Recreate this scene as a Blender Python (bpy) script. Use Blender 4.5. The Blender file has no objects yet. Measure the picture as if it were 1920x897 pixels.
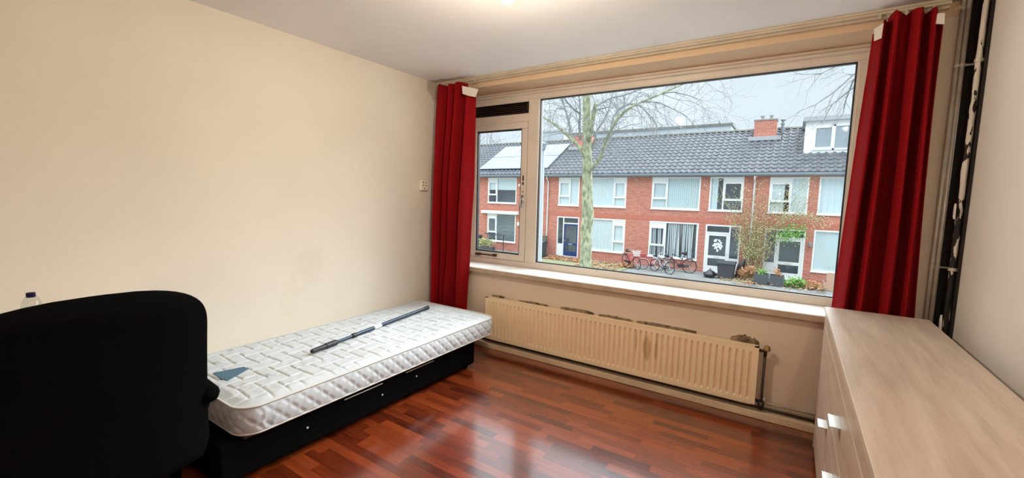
import bpy, math, random
from mathutils import Vector, Matrix, noise
random.seed(7)
PI = math.pi
SC = bpy.context.scene
COL = SC.collection

# ------------------------------------------------------------------ camera
CAM = Vector((0.0, 0.0, 1.42))
FPX = 805.6
YAW, PITCH, ROLL = math.radians(-33.143), math.radians(-5.6), math.radians(1.468)
_f = Vector((math.sin(YAW)*math.cos(PITCH), math.cos(YAW)*math.cos(PITCH), math.sin(PITCH)))
_r = Vector((math.cos(YAW), -math.sin(YAW), 0))
_u = _r.cross(_f)
CR = math.cos(ROLL)*_r + math.sin(ROLL)*_u
CU = -math.sin(ROLL)*_r + math.cos(ROLL)*_u
cd = bpy.data.cameras.new('camera')
cd.sensor_width = 36.0
cd.lens = FPX/1920*36.0
cd.clip_start = 0.02
cam = bpy.data.objects.new('camera', cd)
COL.objects.link(cam)
mw = Matrix.Identity(4)
for i in range(3):
    mw[i][0] = CR[i]; mw[i][1] = CU[i]; mw[i][2] = -_f[i]; mw[i][3] = CAM[i]
cam.matrix_world = mw
SC.camera = cam

def at(px, py, Y):
    """world point at depth Y seen at photo pixel px,py (measuring aid)"""
    d = CR*((px-960)/FPX) + CU*(-(py-448.5)/FPX) + _f
    return CAM + d*((Y-CAM.y)/d.y)

# ------------------------------------------------------------------ light
SKY_LOW = (0.86, 0.975, 1.08)
SKY_HIGH = (4.9, 5.3, 5.7)
SKY_STRENGTH = 1.03
BULB_STRENGTH = 1550.0
BULB2_STRENGTH = 800.0
SUN_ENERGY = 7.5
w = bpy.data.worlds.new('overcast_sky'); SC.world = w
w.use_nodes = True
nt = w.node_tree; nt.nodes.clear()
tc = nt.nodes.new('ShaderNodeTexCoord')
sep = nt.nodes.new('ShaderNodeSeparateXYZ')
nt.links.new(tc.outputs['Generated'], sep.inputs[0])
rmp = nt.nodes.new('ShaderNodeMapRange'); rmp.inputs[1].default_value = 0.26; rmp.inputs[2].default_value = 0.95
nt.links.new(sep.outputs['Z'], rmp.inputs[0])
nz = nt.nodes.new('ShaderNodeTexNoise'); nz.inputs['Scale'].default_value = 3.0; nz.inputs['Detail'].default_value = 4
nt.links.new(tc.outputs['Generated'], nz.inputs['Vector'])
mx = nt.nodes.new('ShaderNodeMix'); mx.data_type = 'RGBA'
mx.inputs['A'].default_value = (*SKY_LOW, 1); mx.inputs['B'].default_value = (*SKY_HIGH, 1)
nt.links.new(rmp.outputs[0], mx.inputs['Factor'])
nr = nt.nodes.new('ShaderNodeMapRange'); nr.inputs[1].default_value = .3; nr.inputs[2].default_value = .7
nr.inputs[3].default_value = .90; nr.inputs[4].default_value = 1.06
nt.links.new(nz.outputs['Fac'], nr.inputs[0])
vm = nt.nodes.new('ShaderNodeVectorMath'); vm.operation = 'SCALE'
nt.links.new(mx.outputs['Result'], vm.inputs[0]); nt.links.new(nr.outputs[0], vm.inputs['Scale'])
bg = nt.nodes.new('ShaderNodeBackground'); bg.inputs['Strength'].default_value = SKY_STRENGTH
nt.links.new(vm.outputs[0], bg.inputs['Color'])
wo = nt.nodes.new('ShaderNodeOutputWorld'); nt.links.new(bg.outputs[0], wo.inputs[0])

sl = bpy.data.lights.new('cloud_veiled_sun', 'SUN'); sl.energy = SUN_ENERGY; sl.angle = math.radians(46)
sl.color = (0.88, 0.95, 1.0)
so = bpy.data.objects.new('cloud_veiled_sun', sl); COL.objects.link(so)
sd = Vector((-0.38, -0.80, -0.47)).normalized()          # light comes down from over the houses, into the window
so.rotation_euler = sd.to_track_quat('-Z', 'Y').to_euler()
so.location = (3, 12, 14)

SC.view_settings.view_transform = 'Standard'
SC.view_settings.look = 'None'
SC.view_settings.gamma = 1.0
SC.view_settings.use_curve_mapping = False
SC.view_settings.exposure = 0.0
SC.cycles.use_denoising = True
SC.cycles.max_bounces = 10
SC.cycles.diffuse_bounces = 6
SC.cycles.transparent_max_bounces = 16
SC.cycles.sample_clamp_indirect = 6.0
SC.cycles.caustics_reflective = False
SC.cycles.caustics_refractive = False

# ------------------------------------------------------------------ helpers
class MB:
    def __init__(s): s.v = []; s.f = []
    def box(s, x0, x1, y0, y1, z0, z1):
        if x0 > x1: x0, x1 = x1, x0
        if y0 > y1: y0, y1 = y1, y0
        if z0 > z1: z0, z1 = z1, z0
        n = len(s.v)
        s.v += [(x0,y0,z0),(x1,y0,z0),(x1,y1,z0),(x0,y1,z0),(x0,y0,z1),(x1,y0,z1),(x1,y1,z1),(x0,y1,z1)]
        s.f += [tuple(n+i for i in q) for q in ((0,3,2,1),(4,5,6,7),(0,1,5,4),(1,2,6,5),(2,3,7,6),(3,0,4,7))]
        return s
    def obox(s, c, sx, sy, sz, rot):
        """box of size sx,sy,sz centred on c, turned by the matrix rot"""
        n = len(s.v); c = Vector(c)
        for z in (-1,1):
            for (x,y) in ((-1,-1),(1,-1),(1,1),(-1,1)):
                s.v.append(tuple(c + rot @ Vector((x*sx/2,y*sy/2,z*sz/2))))
        s.f += [tuple(n+i for i in q) for q in ((0,3,2,1),(4,5,6,7),(0,1,5,4),(1,2,6,5),(2,3,7,6),(3,0,4,7))]
        return s
    def tube(s, pts, r, n=8, cap=True, closed=False):
        pts = [Vector(p) for p in pts]; m = len(pts)
        rs = r if isinstance(r, (list, tuple)) else [r]*m
        base = len(s.v); prev = None
        for i, p in enumerate(pts):
            if closed: t = pts[(i+1) % m] - pts[i-1]
            else: t = pts[min(i+1, m-1)] - pts[max(i-1, 0)]
            if t.length < 1e-9: t = Vector((0,0,1))
            t.normalize()
            if prev is None:
                a = Vector((0,0,1)) if abs(t.z) < .9 else Vector((1,0,0))
                e1 = t.cross(a).normalized()
            else:
                e1 = prev - t*prev.dot(t)
                e1 = e1.normalized() if e1.length > 1e-6 else t.orthogonal().normalized()
            prev = e1; e2 = t.cross(e1)
            for k in range(n):
                a = 2*PI*k/n
                s.v.append(tuple(p + (e1*math.cos(a)+e2*math.sin(a))*rs[i]))
        for i in range(m if closed else m-1):
            j = (i+1) % m
            for k in range(n):
                l = (k+1) % n
                s.f.append((base+i*n+k, base+i*n+l, base+j*n+l, base+j*n+k))
        if cap and not closed:
            s.f.append(tuple(base+k for k in range(n))[::-1])
            s.f.append(tuple(base+(m-1)*n+k for k in range(n)))
        return s
    def lathe(s, prof, c=(0,0,0), n=24):
        base = len(s.v); c = Vector(c)
        for (r, z) in prof:
            for k in range(n):
                a = 2*PI*k/n
                s.v.append((c.x+r*math.cos(a), c.y+r*math.sin(a), c.z+z))
        for i in range(len(prof)-1):
            for k in range(n):
                l = (k+1) % n
                s.f.append((base+i*n+k, base+i*n+l, base+(i+1)*n+l, base+(i+1)*n+k))
        s.f.append(tuple(base+k for k in range(n))[::-1])
        s.f.append(tuple(base+(len(prof)-1)*n+k for k in range(n)))
        return s
    def grid(s, fn, nu, nv, closed_u=False):
        base = len(s.v)
        for i in range(nu):
            for j in range(nv): s.v.append(tuple(fn(i, j)))
        for i in range(nu if closed_u else nu-1):
            k = (i+1) % nu
            for j in range(nv-1):
                s.f.append((base+i*nv+j, base+k*nv+j, base+k*nv+j+1, base+i*nv+j+1))
        return s
    def prism(s, poly, axis, a, b):
        """extrude a 2D polygon along an axis: x -> (y,z), y -> (x,z), z -> (x,y)"""
        n = len(s.v); m = len(poly)
        for t in (a, b):
            for (p, q) in poly:
                s.v.append((t,p,q) if axis == 'x' else (p,t,q) if axis == 'y' else (p,q,t))
        s.f.append(tuple(range(n, n+m))); s.f.append(tuple(range(n+2*m-1, n+m-1, -1)))
        for i in range(m):
            j = (i+1) % m
            s.f.append((n+i, n+m+i, n+m+j, n+j))
        return s
    def build(s, name, mat, parent=None, smooth=False, bevel=0, segs=2, sub=0, solid=0, recalc=True):
        me = bpy.data.meshes.new(name)
        if parent is None:
            xs = [p[0] for p in s.v]; ys = [p[1] for p in s.v]; zs = [p[2] for p in s.v]
            off = Vector(((min(xs)+max(xs))/2, (min(ys)+max(ys))/2, min(zs)))
        else:
            off = Vector((0,0,0)); q = parent
            while q is not None: off += q.location; q = q.parent
        me.from_pydata([tuple(Vector(p)-off) for p in s.v], [], s.f)
        if recalc:
            import bmesh
            bm = bmesh.new(); bm.from_mesh(me); bmesh.ops.recalc_face_normals(bm, faces=bm.faces); bm.to_mesh(me); bm.free()
        me.update()
        o = bpy.data.objects.new(name, me); COL.objects.link(o)
        if parent is None: o.location = off
        else: o.parent = parent
        me.materials.append(mat)
        if smooth:
            for p in me.polygons: p.use_smooth = True
        if bevel:
            md = o.modifiers.new('bevel', 'BEVEL'); md.width = bevel; md.segments = segs; md.limit_method = 'ANGLE'; md.angle_limit = .6
        if sub:
            md = o.modifiers.new('sub', 'SUBSURF'); md.levels = sub; md.render_levels = sub
        if solid:
            md = o.modifiers.new('solid', 'SOLIDIFY'); md.thickness = solid; md.offset = 0
        return o

def tag(o, label=None, cat=None, group=None, kind=None):
    if label: o['label'] = label
    if cat: o['category'] = cat
    if group: o['group'] = group
    if kind: o['kind'] = kind
    return o
def thing(name, label, cat, loc=(0,0,0), group=None, kind=None):
    o = bpy.data.objects.new(name, None); COL.objects.link(o); o.empty_display_size = .1
    o.location = loc
    return tag(o, label, cat, group, kind)
def children(o): return [c for c in bpy.data.objects if c.parent is o]
def copy_tree(o, parent=None):
    c = o.copy(); COL.objects.link(c); c.parent = parent
    for ch in children(o): copy_tree(ch, c)
    return c
def B(x0,x1,y0,y1,z0,z1): return MB().box(x0,x1,y0,y1,z0,z1)

# ------------------------------------------------------------------ materials
def mat(name, col, rough=.6, metal=0, spec=.5, noise_s=0, noise_amt=.1, bump=0, bump_s=60, coat=0, col2=None, stretch=(1,1,1), emit=None, emit_s=0):
    m = bpy.data.materials.new(name); m.use_nodes = True
    t = m.node_tree; b = t.nodes['Principled BSDF']
    b.inputs['Base Color'].default_value = (*col, 1); b.inputs['Roughness'].default_value = rough
    b.inputs['Metallic'].default_value = metal; b.inputs['Specular IOR Level'].default_value = spec
    b.inputs['Coat Weight'].default_value = coat; b.inputs['Coat Roughness'].default_value = .12
    if emit: b.inputs['Emission Color'].default_value = (*emit, 1); b.inputs['Emission Strength'].default_value = emit_s
    if noise_s or bump:
        c = t.nodes.new('ShaderNodeTexCoord'); mp = t.nodes.new('ShaderNodeMapping'); mp.inputs['Scale'].default_value = stretch
        t.links.new(c.outputs['Object'], mp.inputs['Vector'])
    if noise_s:
        n = t.nodes.new('ShaderNodeTexNoise'); n.inputs['Scale'].default_value = noise_s; n.inputs['Detail'].default_value = 5
        t.links.new(mp.outputs[0], n.inputs['Vector'])
        r = t.nodes.new('ShaderNodeMapRange'); r.inputs[1].default_value = .35; r.inputs[2].default_value = .65
        t.links.new(n.outputs['Fac'], r.inputs[0])
        x = t.nodes.new('ShaderNodeMix'); x.data_type = 'RGBA'
        x.inputs['A'].default_value = (*col, 1)
        x.inputs['B'].default_value = (*(col2 if col2 else [max(0, q*(1-noise_amt)) for q in col]), 1)
        t.links.new(r.outputs[0], x.inputs['Factor']); t.links.new(x.outputs['Result'], b.inputs['Base Color'])
    if bump:
        n2 = t.nodes.new('ShaderNodeTexNoise'); n2.inputs['Scale'].default_value = bump_s; n2.inputs['Detail'].default_value = 3
        t.links.new(mp.outputs[0], n2.inputs['Vector'])
        bp = t.nodes.new('ShaderNodeBump'); bp.inputs['Strength'].default_value = bump; bp.inputs['Distance'].default_value = .005
        t.links.new(n2.outputs['Fac'], bp.inputs['Height']); t.links.new(bp.outputs[0], b.inputs['Normal'])
    return m

def math_node(t, op, a, b=None):
    n = t.nodes.new('ShaderNodeMath'); n.operation = op
    for i, q in enumerate((a, b)):
        if q is None: continue
        if isinstance(q, (int, float)): n.inputs[i].default_value = q
        else: t.links.new(q, n.inputs[i])
    return n.outputs[0]

def floor_material():
    m = bpy.data.materials.new('cherry_laminate'); m.use_nodes = True
    t = m.node_tree; b = t.nodes['Principled BSDF']
    c = t.nodes.new('ShaderNodeTexCoord'); sp = t.nodes.new('ShaderNodeSeparateXYZ'); t.links.new(c.outputs['Object'], sp.inputs[0])
    X, Y = sp.outputs['X'], sp.outputs['Y']
    row = math_node(t, 'FLOOR', math_node(t, 'DIVIDE', Y, .056))
    wn = t.nodes.new('ShaderNodeTexWhiteNoise'); wn.noise_dimensions = '1D'; t.links.new(row, wn.inputs['W'])
    xs = math_node(t, 'ADD', math_node(t, 'DIVIDE', X, .33), math_node(t, 'MULTIPLY', wn.outputs['Value'], 7.0))
    colu = math_node(t, 'FLOOR', xs)
    cb = t.nodes.new('ShaderNodeCombineXYZ'); t.links.new(row, cb.inputs[0]); t.links.new(colu, cb.inputs[1])
    w2 = t.nodes.new('ShaderNodeTexWhiteNoise'); w2.noise_dimensions = '2D'; t.links.new(cb.outputs[0], w2.inputs['Vector'])
    # grain stretched along the strip, shifted per strip
    mp = t.nodes.new('ShaderNodeCombineXYZ')
    t.links.new(math_node(t, 'ADD', math_node(t, 'MULTIPLY', X, 2.5), math_node(t, 'MULTIPLY', w2.outputs['Value'], 40.0)), mp.inputs[0])
    t.links.new(math_node(t, 'MULTIPLY', Y, 38.0), mp.inputs[1])
    gn = t.nodes.new('ShaderNodeTexNoise'); gn.inputs['Scale'].default_value = 1.6; gn.inputs['Detail'].default_value = 6; gn.inputs['Distortion'].default_value = .6
    t.links.new(mp.outputs[0], gn.inputs['Vector'])
    f = math_node(t, 'ADD', math_node(t, 'MULTIPLY', w2.outputs['Value'], .55), math_node(t, 'MULTIPLY', gn.outputs['Fac'], .6))
    cr = t.nodes.new('ShaderNodeValToRGB'); t.links.new(f, cr.inputs[0])
    e = cr.color_ramp.elements
    e[0].position = .18; e[0].color = (.032, .004, .0015, 1)
    e[1].position = .95; e[1].color = (.30, .056, .013, 1)
    q = e.new(.55); q.color = (.155, .023, .005, 1)
    # seams between the boards (three strips wide)
    fy = math_node(t, 'FRACT', math_node(t, 'DIVIDE', Y, .168))
    seam = math_node(t, 'LESS_THAN', fy, .012)
    brd = math_node(t, 'FLOOR', math_node(t, 'DIVIDE', Y, .168))
    w3 = t.nodes.new('ShaderNodeTexWhiteNoise'); w3.noise_dimensions = '1D'; t.links.new(brd, w3.inputs['W'])
    fx = math_node(t, 'FRACT', math_node(t, 'ADD', math_node(t, 'DIVIDE', X, 1.28), w3.outputs['Value']))
    seam = math_node(t, 'MAXIMUM', seam, math_node(t, 'LESS_THAN', fx, .0025))
    mx = t.nodes.new('ShaderNodeMix'); mx.data_type = 'RGBA'; mx.inputs['B'].default_value = (.03, .006, .003, 1)
    t.links.new(math_node(t, 'MULTIPLY', seam, .55), mx.inputs['Factor']); t.links.new(cr.outputs[0], mx.inputs['A'])
    t.links.new(mx.outputs['Result'], b.inputs['Base Color'])
    b.inputs['Roughness'].default_value = .30; b.inputs['Specular IOR Level'].default_value = .5
    b.inputs['Coat Weight'].default_value = 1.0; b.inputs['Coat IOR'].default_value = 1.62
    n3 = t.nodes.new('ShaderNodeTexNoise'); n3.inputs['Scale'].default_value = 5; t.links.new(c.outputs['Object'], n3.inputs['Vector'])
    rr = t.nodes.new('ShaderNodeMapRange'); rr.inputs[3].default_value = .08; rr.inputs[4].default_value = .20
    t.links.new(n3.outputs['Fac'], rr.inputs[0]); t.links.new(rr.outputs[0], b.inputs['Coat Roughness'])
    return m

def oak_material():
    m = bpy.data.materials.new('pale_oak_foil'); m.use_nodes = True
    t = m.node_tree; b = t.nodes['Principled BSDF']
    c = t.nodes.new('ShaderNodeTexCoord'); mp = t.nodes.new('ShaderNodeMapping'); mp.inputs['Scale'].default_value = (9, 1.1, 9)
    t.links.new(c.outputs['Object'], mp.inputs[0])
    n = t.nodes.new('ShaderNodeTexNoise'); n.inputs['Scale'].default_value = 2.2; n.inputs['Detail'].default_value = 8; n.inputs['Distortion'].default_value = .5
    t.links.new(mp.outputs[0], n.inputs['Vector'])
    mp2 = t.nodes.new('ShaderNodeMapping'); mp2.inputs['Scale'].default_value = (70, 3, 70); t.links.new(c.outputs['Object'], mp2.inputs[0])
    n2 = t.nodes.new('ShaderNodeTexNoise'); n2.inputs['Scale'].default_value = 2; n2.inputs['Detail'].default_value = 3; t.links.new(mp2.outputs[0], n2.inputs['Vector'])
    f = math_node(t, 'ADD', math_node(t, 'MULTIPLY', n.outputs['Fac'], .75), math_node(t, 'MULTIPLY', n2.outputs['Fac'], .25))
    cr = t.nodes.new('ShaderNodeValToRGB'); t.links.new(f, cr.inputs[0])
    e = cr.color_ramp.elements
    e[0].position = .32; e[0].color = (.47, .365, .285, 1)
    e[1].position = .68; e[1].color = (.66, .545, .45, 1)
    t.links.new(cr.outputs[0], b.inputs['Base Color'])
    b.inputs['Roughness'].default_value = .38
    return m

def brick_material():
    m = bpy.data.materials.new('red_brick'); m.use_nodes = True
    t = m.node_tree; b = t.nodes['Principled BSDF']
    c = t.nodes.new('ShaderNodeTexCoord'); sp = t.nodes.new('ShaderNodeSeparateXYZ'); t.links.new(c.outputs['Object'], sp.inputs[0])
    cb = t.nodes.new('ShaderNodeCombineXYZ')
    t.links.new(math_node(t, 'ADD', sp.outputs['X'], sp.outputs['Y']), cb.inputs[0]); t.links.new(sp.outputs['Z'], cb.inputs[1])
    br = t.nodes.new('ShaderNodeTexBrick'); t.links.new(cb.outputs[0], br.inputs['Vector'])
    br.inputs['Scale'].default_value = 1.0; br.inputs['Brick Width'].default_value = .23; br.inputs['Row Height'].default_value = .072
    br.inputs['Mortar Size'].default_value = .008; br.inputs['Mortar Smooth'].default_value = .2
    br.inputs['Color1'].default_value = (.64, .22, .15, 1); br.inputs['Color2'].default_value = (.48, .14, .09, 1)
    br.inputs['Mortar'].default_value = (.55, .38, .32, 1)
    n = t.nodes.new('ShaderNodeTexNoise'); n.inputs['Scale'].default_value = .8; n.inputs['Detail'].default_value = 4; t.links.new(c.outputs['Object'], n.inputs['Vector'])
    mx = t.nodes.new('ShaderNodeMix'); mx.data_type = 'RGBA'; mx.blend_type = 'MULTIPLY'; mx.inputs['Factor'].default_value = .35
    t.links.new(br.outputs['Color'], mx.inputs['A']); t.links.new(n.outputs['Color'], mx.inputs['B'])
    hs = t.nodes.new('ShaderNodeMix'); hs.data_type = 'RGBA'; hs.inputs['Factor'].default_value = .5
    t.links.new(mx.outputs['Result'], hs.inputs['A']); t.links.new(br.outputs['Color'], hs.inputs['B'])
    t.links.new(hs.outputs['Result'], b.inputs['Base Color']); b.inputs['Roughness'].default_value = .9
    return m

def glass_material(name, tint=(1,1,1), refl=.06, gloss=.02):
    m = bpy.data.materials.new(name); m.use_nodes = True
    t = m.node_tree; t.nodes.clear()
    tr = t.nodes.new('ShaderNodeBsdfTransparent'); tr.inputs[0].default_value = (*tint, 1)
    gl = t.nodes.new('ShaderNodeBsdfGlossy'); gl.inputs['Roughness'].default_value = gloss
    fr = t.nodes.new('ShaderNodeFresnel'); fr.inputs[0].default_value = 1.45
    k = math_node(t, 'MULTIPLY', fr.outputs[0], refl/.035)
    k = math_node(t, 'MINIMUM', k, 1.0)
    ge = t.nodes.new('ShaderNodeNewGeometry')
    k = math_node(t, 'MULTIPLY', k, math_node(t, 'SUBTRACT', 1.0, ge.outputs['Backfacing']))
    mx = t.nodes.new('ShaderNodeMixShader'); t.links.new(k, mx.inputs[0]); t.links.new(tr.outputs[0], mx.inputs[1]); t.links.new(gl.outputs[0], mx.inputs[2])
    o = t.nodes.new('ShaderNodeOutputMaterial'); t.links.new(mx.outputs[0], o.inputs[0])
    return m

def wall_material(name, col, stains=()):
    """matt wall paint with a fine roller texture; stains = (object-space centre, radius, colour, strength) worn or greasy patches"""
    m = mat(name, col, rough=.75, spec=.25, noise_s=1.4, noise_amt=.06, bump=.10, bump_s=140)
    t = m.node_tree; b = t.nodes['Principled BSDF']
    src = b.inputs['Base Color'].links[0].from_socket
    c = t.nodes.new('ShaderNodeTexCoord')
    for (ctr, rad, sc, st) in stains:
        mp = t.nodes.new('ShaderNodeMapping'); mp.vector_type = 'TEXTURE'; mp.inputs['Location'].default_value = ctr; mp.inputs['Scale'].default_value = rad
        t.links.new(c.outputs['Object'], mp.inputs[0])
        ln = t.nodes.new('ShaderNodeVectorMath'); ln.operation = 'LENGTH'; t.links.new(mp.outputs[0], ln.inputs[0])
        n = t.nodes.new('ShaderNodeTexNoise'); n.inputs['Scale'].default_value = 6; n.inputs['Detail'].default_value = 5; t.links.new(c.outputs['Object'], n.inputs['Vector'])
        d = math_node(t, 'ADD', ln.outputs['Value'], math_node(t, 'MULTIPLY', math_node(t, 'SUBTRACT', n.outputs['Fac'], .5), 1.6))
        r = t.nodes.new('ShaderNodeMapRange'); r.interpolation_type = 'SMOOTHSTEP'
        r.inputs[1].default_value = .5; r.inputs[2].default_value = 1.0; r.inputs[3].default_value = st; r.inputs[4].default_value = 0
        t.links.new(d, r.inputs[0])
        x = t.nodes.new('ShaderNodeMix'); x.data_type = 'RGBA'; x.inputs['B'].default_value = (*sc, 1)
        t.links.new(src, x.inputs['A']); t.links.new(r.outputs[0], x.inputs['Factor']); src = x.outputs['Result']
    t.links.new(src, b.inputs['Base Color'])
    return m

M = {}
M['floor'] = floor_material()
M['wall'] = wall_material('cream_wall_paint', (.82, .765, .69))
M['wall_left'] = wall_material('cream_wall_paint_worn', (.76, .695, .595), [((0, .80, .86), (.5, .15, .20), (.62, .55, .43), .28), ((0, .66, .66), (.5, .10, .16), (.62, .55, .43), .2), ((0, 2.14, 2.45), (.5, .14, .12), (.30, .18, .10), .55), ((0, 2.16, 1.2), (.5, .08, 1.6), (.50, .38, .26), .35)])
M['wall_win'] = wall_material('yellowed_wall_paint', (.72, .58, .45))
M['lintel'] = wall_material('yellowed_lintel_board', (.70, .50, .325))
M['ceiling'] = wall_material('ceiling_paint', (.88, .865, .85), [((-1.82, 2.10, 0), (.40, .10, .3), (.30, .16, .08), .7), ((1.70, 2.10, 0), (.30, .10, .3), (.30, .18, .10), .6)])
M['frame'] = mat('window_frame_paint', (.67, .585, .50), rough=.4, noise_s=3, noise_amt=.1)
M['nosing'] = mat('worn_sill_edge', (.52, .385, .27), rough=.5, noise_s=12, noise_amt=.2)
M['sill'] = mat('sill_paint', (.80, .78, .75), rough=.3, noise_s=6, noise_amt=.06)
M['gasket'] = mat('black_gasket', (.012, .012, .014), rough=.5)
M['vent'] = mat('brown_vent_metal', (.030, .016, .012), rough=.45, noise_s=4, noise_amt=.3)
M['glass'] = glass_material('window_glass', (.97, .985, .98), refl=.035)
M['chrome'] = mat('worn_chrome', (.62, .60, .56), rough=.28, metal=1)
M['brass'] = mat('old_brass', (.55, .38, .14), rough=.4, metal=.8, noise_s=30, noise_amt=.4)
M['rail'] = mat('curtain_rail_plastic', (.62, .52, .38), rough=.4, noise_s=5, noise_amt=.15)
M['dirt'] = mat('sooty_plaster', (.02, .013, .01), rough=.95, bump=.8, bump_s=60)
M['pipe'] = mat('worn_pipe_metal', (.62, .55, .44), rough=.3, metal=.2, noise_s=9, noise_amt=.2)
def peel_material():
    """white pipe paint flaked off down to dark metal, more of it gone lower down"""
    m = mat('peeling_white_paint', (.68, .61, .51), rough=.75, bump=.8, bump_s=40)
    t = m.node_tree; b = t.nodes['Principled BSDF']
    c = t.nodes.new('ShaderNodeTexCoord'); mp = t.nodes.new('ShaderNodeMapping'); mp.inputs['Scale'].default_value = (36, 36, 10)
    t.links.new(c.outputs['Object'], mp.inputs[0])
    n = t.nodes.new('ShaderNodeTexNoise'); n.inputs['Scale'].default_value = 1.0; n.inputs['Detail'].default_value = 9; t.links.new(mp.outputs[0], n.inputs['Vector'])
    sp = t.nodes.new('ShaderNodeSeparateXYZ'); t.links.new(c.outputs['Object'], sp.inputs[0])
    r = t.nodes.new('ShaderNodeMapRange'); r.inputs[1].default_value = .6; r.inputs[2].default_value = 2.1; r.inputs[3].default_value = .58; r.inputs[4].default_value = .44
    t.links.new(sp.outputs['Z'], r.inputs[0])
    k = math_node(t, 'LESS_THAN', n.outputs['Fac'], r.outputs[0])
    x = t.nodes.new('ShaderNodeMix'); x.data_type = 'RGBA'; x.inputs['A'].default_value = (.68, .61, .51, 1); x.inputs['B'].default_value = (.014, .010, .008, 1)
    t.links.new(k, x.inputs['Factor']); t.links.new(x.outputs['Result'], b.inputs['Base Color'])
    return m
M['peel'] = peel_material()
M['base'] = mat('yellowed_skirting', (.74, .58, .39), rough=.5, noise_s=5, noise_amt=.2)
M['rad'] = wall_material('radiator_enamel', (.90, .71, .48), [((.39, -.02, .23), (.03, .2, .13), (.42, .25, .09), .55), ((.31, -.02, .27), (.012, .2, .10), (.42, .25, .09), .5), ((.46, -.02, .25), (.012, .2, .12), (.42, .25, .09), .45)])
M['rad'].node_tree.nodes['Principled BSDF'].inputs['Roughness'].default_value = .4
M['plaster'] = mat('torn_wallpaper', (.40, .29, .18), rough=.95, noise_s=22, col2=(.07, .04, .022))
M['red'] = mat('red_velvet', (.26, .002, .005), rough=.85, spec=.15, noise_s=2, noise_amt=.25, bump=.2, bump_s=200, stretch=(3, 3, .3))
M['tape'] = mat('white_heading_tape', (.75, .68, .62), rough=.9, bump=.6, bump_s=120)
M['oak'] = oak_material()
M['oak_edge'] = mat('pale_oak_edging', (.70, .60, .50), rough=.35, noise_s=8, noise_amt=.15, stretch=(6, 1, 6))
M['satin'] = mat('satin_aluminium', (.78, .80, .76), rough=.3, metal=.7)
M['black'] = mat('black_fabric', (.0035, .0033, .0036), rough=1, spec=.03)
M['blackp'] = mat('black_plastic', (.003, .003, .0032), rough=.9, spec=.02)
M['bedblack'] = mat('black_bed_fabric', (.0035, .0033, .0036), rough=1, spec=.03)
M['bedbrown'] = mat('brown_bed_edging', (.06, .035, .03), rough=.8, noise_s=22, col2=(.012, .009, .01))
M['bolt'] = mat('white_screw_cap', (.7, .7, .7), rough=.4)
M['pole'] = mat('blue_black_metal', (.020, .036, .062), rough=.3, metal=.5)
M['polecap'] = mat('black_rubber', (.006, .008, .013), rough=.5)
M['sticker'] = mat('white_sticker', (.8, .8, .8), rough=.5)
M['cap'] = mat('navy_cap', (.003, .003, .035), rough=.5, spec=.2)
M['socket'] = mat('cream_plastic', (.84, .77, .65), rough=.35)
M['label'] = mat('blue_woven_label', (.035, .10, .16), rough=.85, noise_s=40, col2=(.10, .20, .27), stretch=(1, 3, 1))
M['bulb'] = mat('bulb_glass', (1, .9, .7), rough=.3, emit=(1, .88, .70), emit_s=BULB_STRENGTH)
M['bulb2'] = mat('ceiling_lamp_glass', (1, .9, .7), rough=.3, emit=(1, .90, .76), emit_s=BULB2_STRENGTH)
M['bakelite'] = mat('white_bakelite', (.75, .72, .66), rough=.4)
# mattress ticking: off-white with scattered pale grey printed motifs
def ticking(name, thr):
    m = mat(name, (.58, .625, .665), rough=.75, spec=.3, noise_s=2.5, noise_amt=.06)
    t = m.node_tree; b = t.nodes['Principled BSDF']; src = b.inputs['Base Color'].links[0].from_socket
    c = t.nodes.new('ShaderNodeTexCoord')
    v = t.nodes.new('ShaderNodeTexVoronoi'); v.inputs['Scale'].default_value = 6.5; v.inputs['Randomness'].default_value = .55
    n = t.nodes.new('ShaderNodeTexNoise'); n.inputs['Scale'].default_value = 34; n.inputs['Detail'].default_value = 3
    t.links.new(c.outputs['Object'], v.inputs['Vector']); t.links.new(c.outputs['Object'], n.inputs['Vector'])
    a = math_node(t, 'LESS_THAN', math_node(t, 'ADD', v.outputs['Distance'], math_node(t, 'MULTIPLY', math_node(t, 'SUBTRACT', n.outputs['Fac'], .5), 1.5)), thr)
    x = t.nodes.new('ShaderNodeMix'); x.data_type = 'RGBA'; x.inputs['B'].default_value = (.36, .39, .41, 1)
    t.links.new(math_node(t, 'MULTIPLY', a, .7), x.inputs['Factor']); t.links.new(src, x.inputs['A']); t.links.new(x.outputs['Result'], b.inputs['Base Color'])
    return m
M['ticking'] = ticking('mattress_ticking', .12)
M['piping'] = mat('mattress_piping', (.62, .61, .57), rough=.7)
# outdoors
M['brick'] = brick_material()
M['band'] = mat('soldier_course', (.56, .19, .13), rough=.9, noise_s=9, noise_amt=.2)
M['white'] = mat('white_joinery', (.84, .86, .86), rough=.4)
M['pane'] = glass_material('house_glass', (.95, .98, .99), refl=.09)
M['tile'] = mat('grey_roof_tile', (.125, .135, .15), rough=.7, spec=.35, noise_s=2.2, noise_amt=.3)
M['ridge'] = mat('mossy_ridge_tile', (.21, .21, .165), rough=.9, noise_s=3, col2=(.12, .125, .12))
M['gutter'] = mat('grey_gutter', (.20, .24, .28), rough=.5)
M['zinc'] = mat('white_downpipe', (.68, .67, .66), rough=.5)
M['solar'] = mat('solar_glass', (.16, .21, .29), rough=.22, spec=.7)
M['skypane'] = mat('dormer_sky_reflection', (.30, .36, .40), rough=.15)  # opaque pane, the sky's reflection is put into its colour
M['room'] = mat('dim_room', (.30, .34, .38), rough=.9)
M['blind'] = mat('pale_blind', (.80, .88, .88), rough=.8)
M['curtain'] = mat('pale_net_curtain', (.84, .90, .90), rough=.9)
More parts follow.
